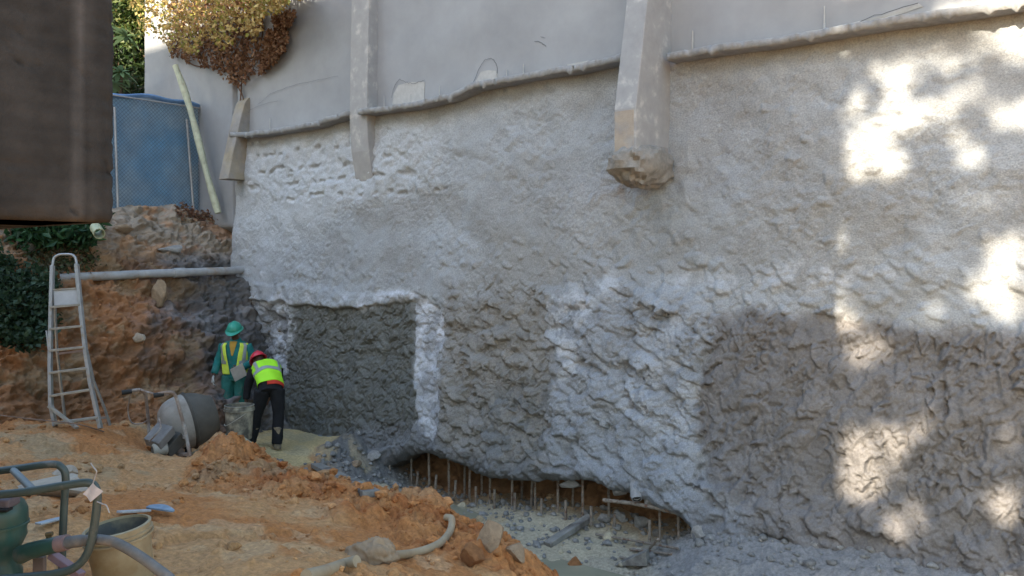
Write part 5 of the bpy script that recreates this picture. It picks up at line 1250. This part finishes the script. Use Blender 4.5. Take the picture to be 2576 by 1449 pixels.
# ================================================================== PEOPLE
def remeshed(name, mb, vox, m, loc, parent=None, smooth_it=4, fold=0.0, fs=7.0):
    me = bpy.data.meshes.new(name); me.from_pydata(mb.v, [], mb.f)
    bm = bmesh.new(); bm.from_mesh(me); bmesh.ops.recalc_face_normals(bm, faces=bm.faces[:]); bm.to_mesh(me); bm.free()
    t = bpy.data.objects.new('tmp', me); C.objects.link(t)
    r = t.modifiers.new('r', 'REMESH'); r.mode = 'VOXEL'; r.voxel_size = vox
    if smooth_it: s = t.modifiers.new('s', 'SMOOTH'); s.iterations = smooth_it; s.factor = .5
    dg = bpy.context.evaluated_depsgraph_get(); me2 = bpy.data.meshes.new_from_object(t.evaluated_get(dg))
    bpy.data.objects.remove(t); bpy.data.meshes.remove(me)
    n = len(me2.vertices); co = np.zeros(n * 3, np.float32); me2.vertices.foreach_get('co', co); co = co.reshape(-1, 3)
    if fold:
        nr = np.zeros(n * 3, np.float32); me2.vertices.foreach_get('normal', nr); nr = nr.reshape(-1, 3)
        f = ridge(co[:, 0] * fs + co[:, 1] * 3, co[:, 2] * fs * .8 - co[:, 1] * fs, 2, 601) * fold
        co = co + nr * f[:, None]
    co = co + np.array(loc, np.float32)
    me2.vertices.foreach_set('co', co.astype(np.float32).ravel()); me2.polygons.foreach_set('use_smooth', np.ones(len(me2.polygons), bool)); me2.update()
    me2.materials.clear(); me2.materials.append(m); me2.name = name
    o = bpy.data.objects.new(name, me2); C.objects.link(o)
    if parent is not None: o.parent = parent
    return o
def ell(b, c, r, n=12, ax=None):
    """ellipsoid"""
    c = Vector(c); vs_, fs_ = [], []
    for i in range(n + 1):
        th = math.pi * i / n
        for j in range(n * 2):
            ph = math.pi * j / n; q = Vector((r[0] * math.sin(th) * math.cos(ph), r[1] * math.sin(th) * math.sin(ph), r[2] * math.cos(th)))
            vs_.append(c + (ax @ q if ax else q))
    for i in range(n):
        for j in range(n * 2):
            j2 = (j + 1) % (n * 2); fs_.append((i * 2 * n + j, i * 2 * n + j2, (i + 1) * 2 * n + j2, (i + 1) * 2 * n + j))
    b.add(vs_, fs_)
def hand(b, wrist, direc, side, palm_n, curl=.5, k=1.0):
    """palm and five fingers; direc towards fingertips, side towards the thumb"""
    w = Vector(wrist); d = Vector(direc).normalized(); s = Vector(side); s = (s - d * s.dot(d)).normalized(); n = Vector(palm_n); n = (n - d * n.dot(d) - s * n.dot(s)).normalized()
    b.tube([w - d * .03, w + d * .03, w + d * .085], [(.026 * k, .020 * k), (.04 * k, .017 * k), (.04 * k, .015 * k)], 10, flat=s)
    for i, L in enumerate((.07, .08, .075, .058)):
        p = w + d * .08 + s * (.03 - .02 * i) * k; a = curl; pts = [p - d * .02]
        for seg in range(3): pts.append(pts[-1] + (d * math.cos(a) + n * math.sin(a)) * (L / 3 + (.02 if seg == 0 else 0))); a += curl * .8
        b.tube(pts, [.0105, .0105, .0095, .008], 8)
    p = w + d * .025 + s * .03 * k; b.tube([p, p + s * .03 + d * .03 + n * .01, p + s * .035 + d * .06 + n * .025], [.014, .012, .009], 8)
def frames(spine, side):
    """(point, rx, ry) list -> positions with side and depth vectors"""
    out = []; side = Vector(side).normalized()
    for i, (p, rx, ry) in enumerate(spine):
        p = Vector(p); d = (Vector(spine[min(i + 1, len(spine) - 1)][0]) - Vector(spine[max(i - 1, 0)][0])).normalized()
        u = (side - d * side.dot(d)).normalized(); out.append((p, u, d.cross(u), rx, ry))
    return out
_vest = {}
def shell(fr, k0, k1, a0, a1, off, name, m, parent, loc, nk=24, na=36, th=.004, edge=None):
    """piece of cloth wrapped round the torso frames: k along the spine, a round it (degrees, 0 = side, 90 = depth vector)"""
    V = np.zeros((nk, na, 3)); n = len(fr) - 1
    for i in range(nk):
        k = k0 + (k1 - k0) * i / (nk - 1); x = min(k, 1) * n; j = min(int(x), n - 1); f = x - j; A, B = fr[j], fr[j + 1]
        f2 = f
        p = A[0].lerp(B[0], f2); u = A[1].lerp(B[1], f2); w = A[2].lerp(B[2], f2); rx = A[3] * (1 - f2) + B[3] * f2; ry = A[4] * (1 - f2) + B[4] * f2
        for jj in range(na):
            q = jj / (na - 1)
            aa0, aa1 = (a0, a1) if edge is None else edge(i / (nk - 1), a0, a1)
            a = math.radians(aa0 + (aa1 - aa0) * q)
            o = off + .006 * math.sin(5 * a + 9 * k)
            V[i, jj] = p + u * ((rx + o) * math.cos(a)) + w * ((ry + o) * math.sin(a)) + Vector(loc)
    ob = np_mesh(name, V, grid_quads(nk, na), m); ob.parent = _vest.get(parent.name, parent) if name == 'reflective_tape' else parent
    if name == 'vest': _vest[parent.name] = ob
    s = ob.modifiers.new('cloth', 'SOLIDIFY'); s.thickness = th
    return ob
def helmet(c, up, fwd, m, parent, loc, k=1.0):
    up = Vector(up).normalized(); fwd = Vector(fwd); fwd = (fwd - up * fwd.dot(up)).normalized(); sd2 = fwd.cross(up); c = Vector(c) + Vector(loc); b = MB(); n, mm_ = 14, 40
    for i in range(n + 1):
        th = math.pi / 2 * i / n; r = math.cos(th); z = math.sin(th)
        for j in range(mm_):
            a = 2 * math.pi * j / mm_; rid = 1 + (.035 if abs(math.sin(a)) < .13 or False else 0) * z
            b.v.append(tuple(c + fwd * (.142 * k * r * math.cos(a)) * rid + sd2 * (.118 * k * r * math.sin(a)) + up * (.125 * k * z * (1 + .05 * (abs(math.sin(a) * r) < .16)))))
    for i in range(n):
        for j in range(mm_): j2 = (j + 1) % mm_; b.f.append((i * mm_ + j, i * mm_ + j2, (i + 1) * mm_ + j2, (i + 1) * mm_ + j))
    base = len(b.v)
    for e, (ex, dz) in enumerate(((0.0, 0), (.022, -.008), (.022, -.014), (0, -.012))):
        for j in range(mm_):
            a = 2 * math.pi * j / mm_; pk = max(0, math.cos(a)) ** 2 * (.045 if e in (1, 2) else 0)
            b.v.append(tuple(c + fwd * ((.142 * k + ex + pk) * math.cos(a)) + sd2 * ((.118 * k + ex) * math.sin(a)) + up * (dz - pk * .4)))
    for i in range(3):
        for j in range(mm_): j2 = (j + 1) % mm_; o = base + i * mm_; b.f.append((o + j, o + j2, o + mm_ + j2, o + mm_ + j))
    ob = b.build('helmet', m, None, smooth=True); ob.parent = parent
    return ob
m_skinp = mat('dark_skin', (.085, .048, .032), rough=.55, var=.1, scale=12)
m_glove = mat('grey_work_glove', (.42, .42, .40), rough=.9, var=.2, scale=30)
m_teal = mat('teal_overall', (.018, .165, .16), rough=.9, var=.25, scale=9, bump=.4, bscale=70, col2=(.08, .19, .18), thr=.62, spot=7)
m_teal2 = mat('teal_trousers', (.03, .155, .135), rough=.9, var=.25, scale=7, bump=.4, bscale=70, col2=(.12, .16, .13), thr=.6, spot=6)
m_hiv = mat('yellow_vest', (.62, .78, .09), rough=.7, var=.2, scale=9)
m_lime = mat('lime_vest', (.40, .88, .03), rough=.65, var=.08, scale=6)
m_refl = mat('grey_reflective_tape', (.30, .33, .33), rough=.45, var=.12)
m_blk = mat('black_cloth', (.012, .013, .015), rough=.9, var=.3, scale=8, bump=.4, bscale=60)
m_boot = mat('muddy_boot', (.16, .13, .09), rough=.85, var=.3, scale=12)
def head(b, c, fwd, up):
    fwd = Vector(fwd).normalized(); up = Vector(up); up = (up - fwd * up.dot(fwd)).normalized(); s = fwd.cross(up); R = Matrix((s, fwd, up)).transposed(); c = Vector(c)
    ell(b, c + up * .02, (.076, .095, .105), 14, R); ell(b, c - up * .055 + fwd * .02, (.058, .066, .075), 10, R); ell(b, c + fwd * .098 - up * .02, (.014, .022, .024), 8, R)
    for e in (-1, 1): ell(b, c + s * (.078 * e) - up * .005, (.012, .022, .034), 8, R); ell(b, c + fwd * .082 + s * (.03 * e) + up * .022, (.022, .012, .008), 8, R)
    ell(b, c + fwd * .078 - up * .062, (.026, .014, .011), 8, R)
    return R
# --- standing worker
X1 = (592 - CX) / F * 14.0; L1 = Vector((X1, 14.0, 0)); L1.z = gz(L1.x, L1.y) - .01
sp1 = [((0, .01, .90), .165, .12), ((0, .01, 1.02), .17, .122), ((0, 0, 1.15), .168, .118), ((0, -.005, 1.30), .188, .125), ((0, 0, 1.42), .195, .112), ((0, .01, 1.49), .13, .08)]
legs1 = [[(-.105, .0, .93), (-.125, -.035, .50), (-.135, .02, .07)], [(.10, .0, .93), (.10, -.03, .50), (.105, .02, .07)]]
armL = [(-.19, .01, 1.43), (-.29, .015, 1.16), (-.335, -.08, .91)]; armR = [(.19, .01, 1.43), (.275, -.0, 1.17), (.13, -.24, 1.06)]
b = MB()
b.tube([p for p, _, _ in sp1] , [(rx * .86, ry * .86) for _, rx, ry in sp1], 20, flat=(1, 0, 0)); b.tube([(0, .01, 1.44), (0, -.005, 1.6)], [.062, .056], 14)
for l in legs1:
    b.tube(smooth_path(l, 4), [.085, .082, .076, .066, .056, .056, .052, .046, .04], 14); b.tube([Vector(l[2]) + Vector((0, .05, -.03)), Vector(l[2]) + Vector((0, -.16, -.045))], [(.04, .035), (.045, .022)], 12, flat=(1, 0, 0))
for a in (armL, armR): b.tube(smooth_path(a, 4), [.052, .05, .047, .044, .041, .04, .037, .032, .028], 12)
head(b, (0, -.035, 1.655), (-.05, -.86, -.5), (0, -.3, 1))
hand(b, armL[2], (-.12, -.25, -1), (.4, -1, 0), (1, 0, .2), .45); hand(b, armR[2], (-1, -.45, .1), (0, .2, 1), (.2, 1, -.4), .75)
w1 = remeshed('person', b, .0075, m_skinp, L1, smooth_it=3)
tag(w1, 'standing worker in teal overalls, yellow vest and green helmet, looking down', 'person')
b = MB(); b.tube([p for p, _, _ in sp1], [(rx + .012, ry + .012) for _, rx, ry in sp1], 22, flat=(1, 0, 0))
for a in (armL, armR): b.tube(smooth_path(a, 4)[:-1], [.074, .07, .066, .062, .059, .057, .053, .05], 14)
b.tube([(0, .03, 1.46), (0, .02, 1.535)], [(.105, .085), (.078, .072)], 16, flat=(1, 0, 0))
remeshed('jacket', b, .011, m_teal, L1, w1, 3, .007, 6)
b = MB()
for l in legs1: b.tube(smooth_path(l, 4), [(.108, .115), .105, .10, .094, .088, .088, .088, .088, .092], 16, flat=(1, 0, 0))
b.tube([(0, .01, .86), (0, .01, .98)], [(.175, .125), (.172, .124)], 18, flat=(1, 0, 0))
remeshed('trousers', b, .011, m_teal2, L1, w1, 3, .009, 5)
for l in legs1:
    b = MB(); f = Vector(l[2]); b.tube([f + Vector((0, .02, .1)), f + Vector((0, .03, 0)), f + Vector((0, -.02, -.035)), f + Vector((0, -.18, -.045))], [(.06, .065), (.055, .065), (.055, .05), (.05, .03)], 14, flat=(1, 0, 0)); remeshed('boot', b, .012, m_boot, L1, w1, 2)
b = MB(); hand(b, armL[2], (-.12, -.25, -1), (.4, -1, 0), (1, 0, .2), .45, 1.15); remeshed('glove', b, .0065, m_glove, L1 + Vector((0, 0, 0)), w1, 1)
fr1 = frames([(p, rx + .012, ry + .012) for p, rx, ry in sp1], (1, 0, 0))
# d x u for a vertical spine is +y, so the front (towards the camera) is at -90 degrees
shell(fr1, .12, .93, -90 + 34, 270 - 34, .03, 'vest', m_hiv, w1, L1, nk=30, na=60, edge=lambda k, a, c: (-90 + 13 + 20 * k, 270 - 13 - 20 * k))
for e in (1, -1):
    a = -90 + e * 50
    shell(fr1, .45, .93, a - 9, a + 9, .037, 'reflective_tape', m_refl, w1, L1, 16, 6, .003, edge=(lambda k, a0, a1, e=e: (a0 + e * 8 * k, a1 + e * 8 * k)))
shell(fr1, .38, .46, -90 - 75, -90 - 30, .037, 'reflective_tape', m_refl, w1, L1, 5, 14, .003); shell(fr1, .38, .46, -90 + 30, -90 + 75, .037, 'reflective_tape', m_refl, w1, L1, 5, 14, .003)
shell(fr1, .56, .99, -108, -72, .020, 'shirt', mat('mustard_shirt', (.42, .26, .05), rough=.9, var=.15), w1, L1, 14, 8, .003, edge=lambda k, a, c: (-90 - 3 - 19 * k, -90 + 3 + 19 * k))
helmet((0, -.05, 1.70), (-.02, -.36, .95), (-.05, -.9, -.35), mat('green_helmet', (.03, .30, .21), rough=.35, var=.12, scale=8, spec=.5), w1, L1)
hk = thing('mortar_hawk', 'pale square mortar hawk held by the standing worker', 'hawk', loc=L1 + Vector((.06, -.33, 1.03)))
cen_ = L1 + Vector((.17, -.36, 1.03)); uu, vv_ = Vector((.105, -.02, .055)), Vector((.03, .03, -.10)); nn_ = uu.cross(vv_).normalized() * .006
MB().hexa([cen_ - uu - vv_ - nn_, cen_ + uu - vv_ - nn_, cen_ + uu + vv_ - nn_, cen_ - uu + vv_ - nn_, cen_ - uu - vv_ + nn_, cen_ + uu - vv_ + nn_, cen_ + uu + vv_ + nn_, cen_ - uu + vv_ + nn_]).build('plate', mat('cement_stained_plate', (.42, .42, .40), rough=.7, var=.2), hk, bevel=.003)
MB().tube([cen_, cen_ - (nn_.normalized() if nn_.y < 0 else -nn_.normalized()) * .11], .015, 10).build('handle', m_board, hk, smooth=True)
# --- bending worker
X2 = (675 - CX) / F * 12.95; L2 = Vector((X2, 12.95, 0)); L2.z = gz(L2.x, L2.y) - .005
sp2 = [((.045, -.04, .86), .165, .125), ((.03, .0, .95), .17, .13), ((-.02, .1, 1.03), .165, .125), ((-.09, .26, 1.11), .185, .125), ((-.15, .40, 1.165), .20, .115), ((-.19, .48, 1.18), .135, .085)]
sd2_ = (.91, .42, 0)
legs2 = [[(-.075, -.05, .88), (-.175, -.0, .48), (-.28, .06, .08)], [(.14, -.0, .88), (.16, -.04, .48), (.16, -.1, .08)]]
aL = [(-.32, .31, 1.14), (-.40, .27, .88), (-.41, .24, .64)]; aR = [(.02, .47, 1.13), (-.01, .56, .87), (-.15, .55, .64)]
b = MB(); b.tube([p for p, _, _ in sp2], [(rx * .85, ry * .85) for _, rx, ry in sp2], 20, flat=sd2_); b.tube([(-.17, .44, 1.17), (-.29, .57, 1.22)], [.062, .056], 14)
for l in legs2:
    b.tube(smooth_path(l, 4), [.09, .086, .08, .068, .058, .057, .052, .046, .04], 14); b.tube([Vector(l[2]) + Vector((.02, -.05, -.03)), Vector(l[2]) + Vector((-.07, .14, -.05))], [(.04, .035), (.045, .022)], 12, flat=(1, 0, 0))
for a in (aL, aR): b.tube(smooth_path(a, 4), [.052, .05, .047, .044, .041, .04, .037, .032, .028], 12)
head(b, (-.33, .63, 1.245), (-.38, .55, -.74), (-.35, .7, .6))
hand(b, aL[2], (0, -.1, -1), (.2, .9, 0), (1, 0, 0), .5); hand(b, aR[2], (-.3, 0, -1), (-.3, .9, 0), (-1, 0, 0), .5)
w2 = remeshed('person', b, .0075, m_skinp, L2, smooth_it=3)
tag(w2, 'bending worker in lime vest, red helmet and black clothes, seen from behind', 'person')
b = MB(); b.tube([p for p, _, _ in sp2], [(rx + .008, ry + .008) for _, rx, ry in sp2], 22, flat=sd2_)
for a in (aL, aR): b.tube(smooth_path(a, 4)[:-1], [.078, .072, .066, .062, .058, .055, .052, .048], 14)
remeshed('jacket', b, .011, m_blk, L2, w2, 3, .006, 6)
b = MB()
for l in legs2: b.tube(smooth_path(l, 4), [(.112, .12), .104, .096, .088, .08, .078, .078, .076, .072], 16, flat=(1, 0, 0))
b.tube([(.05, -.06, .84), (.02, .03, .97)], [(.178, .14), (.172, .132)], 18, flat=sd2_)
remeshed('trousers', b, .011, m_blk, L2, w2, 3, .008, 5)
for l in legs2:
    f = Vector(l[2]); k_ = Vector(l[1]); b = MB(); b.tube([f.lerp(k_, .62), f.lerp(k_, .3), f + Vector((0, 0, .02))], [(.082, .085), (.074, .078), (.062, .066)], 14); b.tube([f + Vector((.03, -.06, -.04)), f + Vector((-.06, .15, -.05))], [(.056, .045), (.052, .03)], 12, flat=(1, 0, 0)); b.tube([f + Vector((0, 0, .05)), f + Vector((.01, -.01, -.05))], [.064, .06], 12)
    remeshed('rubber_boot', b, .012, mat('mud_coated_rubber_boot', (.24, .19, .12), rough=.7, var=.3, scale=8, col2=(.05, .05, .055), thr=.56, spot=6), L2, w2, 2)
fr2 = frames([(p, rx + .008, ry + .008) for p, rx, ry in sp2], sd2_)
shell(fr2, .18, .96, -160, 200, .022, 'vest', m_lime, w2, L2, nk=34, na=64)
shell(fr2, .46, .54, -160, 200, .028, 'reflective_tape', m_refl, w2, L2, 5, 60, .003)
for a in (-90 - 52, -90 + 52, 90 - 52, 90 + 52): shell(fr2, .54, .95, a - 9, a + 9, .028, 'reflective_tape', m_refl, w2, L2, 14, 6, .003)
shell(fr2, .10, .19, -90 - 20, 90, .020, 'shirt_tail', mat('red_shirt', (.55, .05, .03), rough=.85, var=.15), w2, L2, 5, 20, .003)
helmet((-.35, .645, 1.275), (-.38, .45, .80), (-.4, .6, -.55), mat('red_helmet', (.56, .025, .05), rough=.3, var=.1, scale=8, spec=.5), w2, L2)
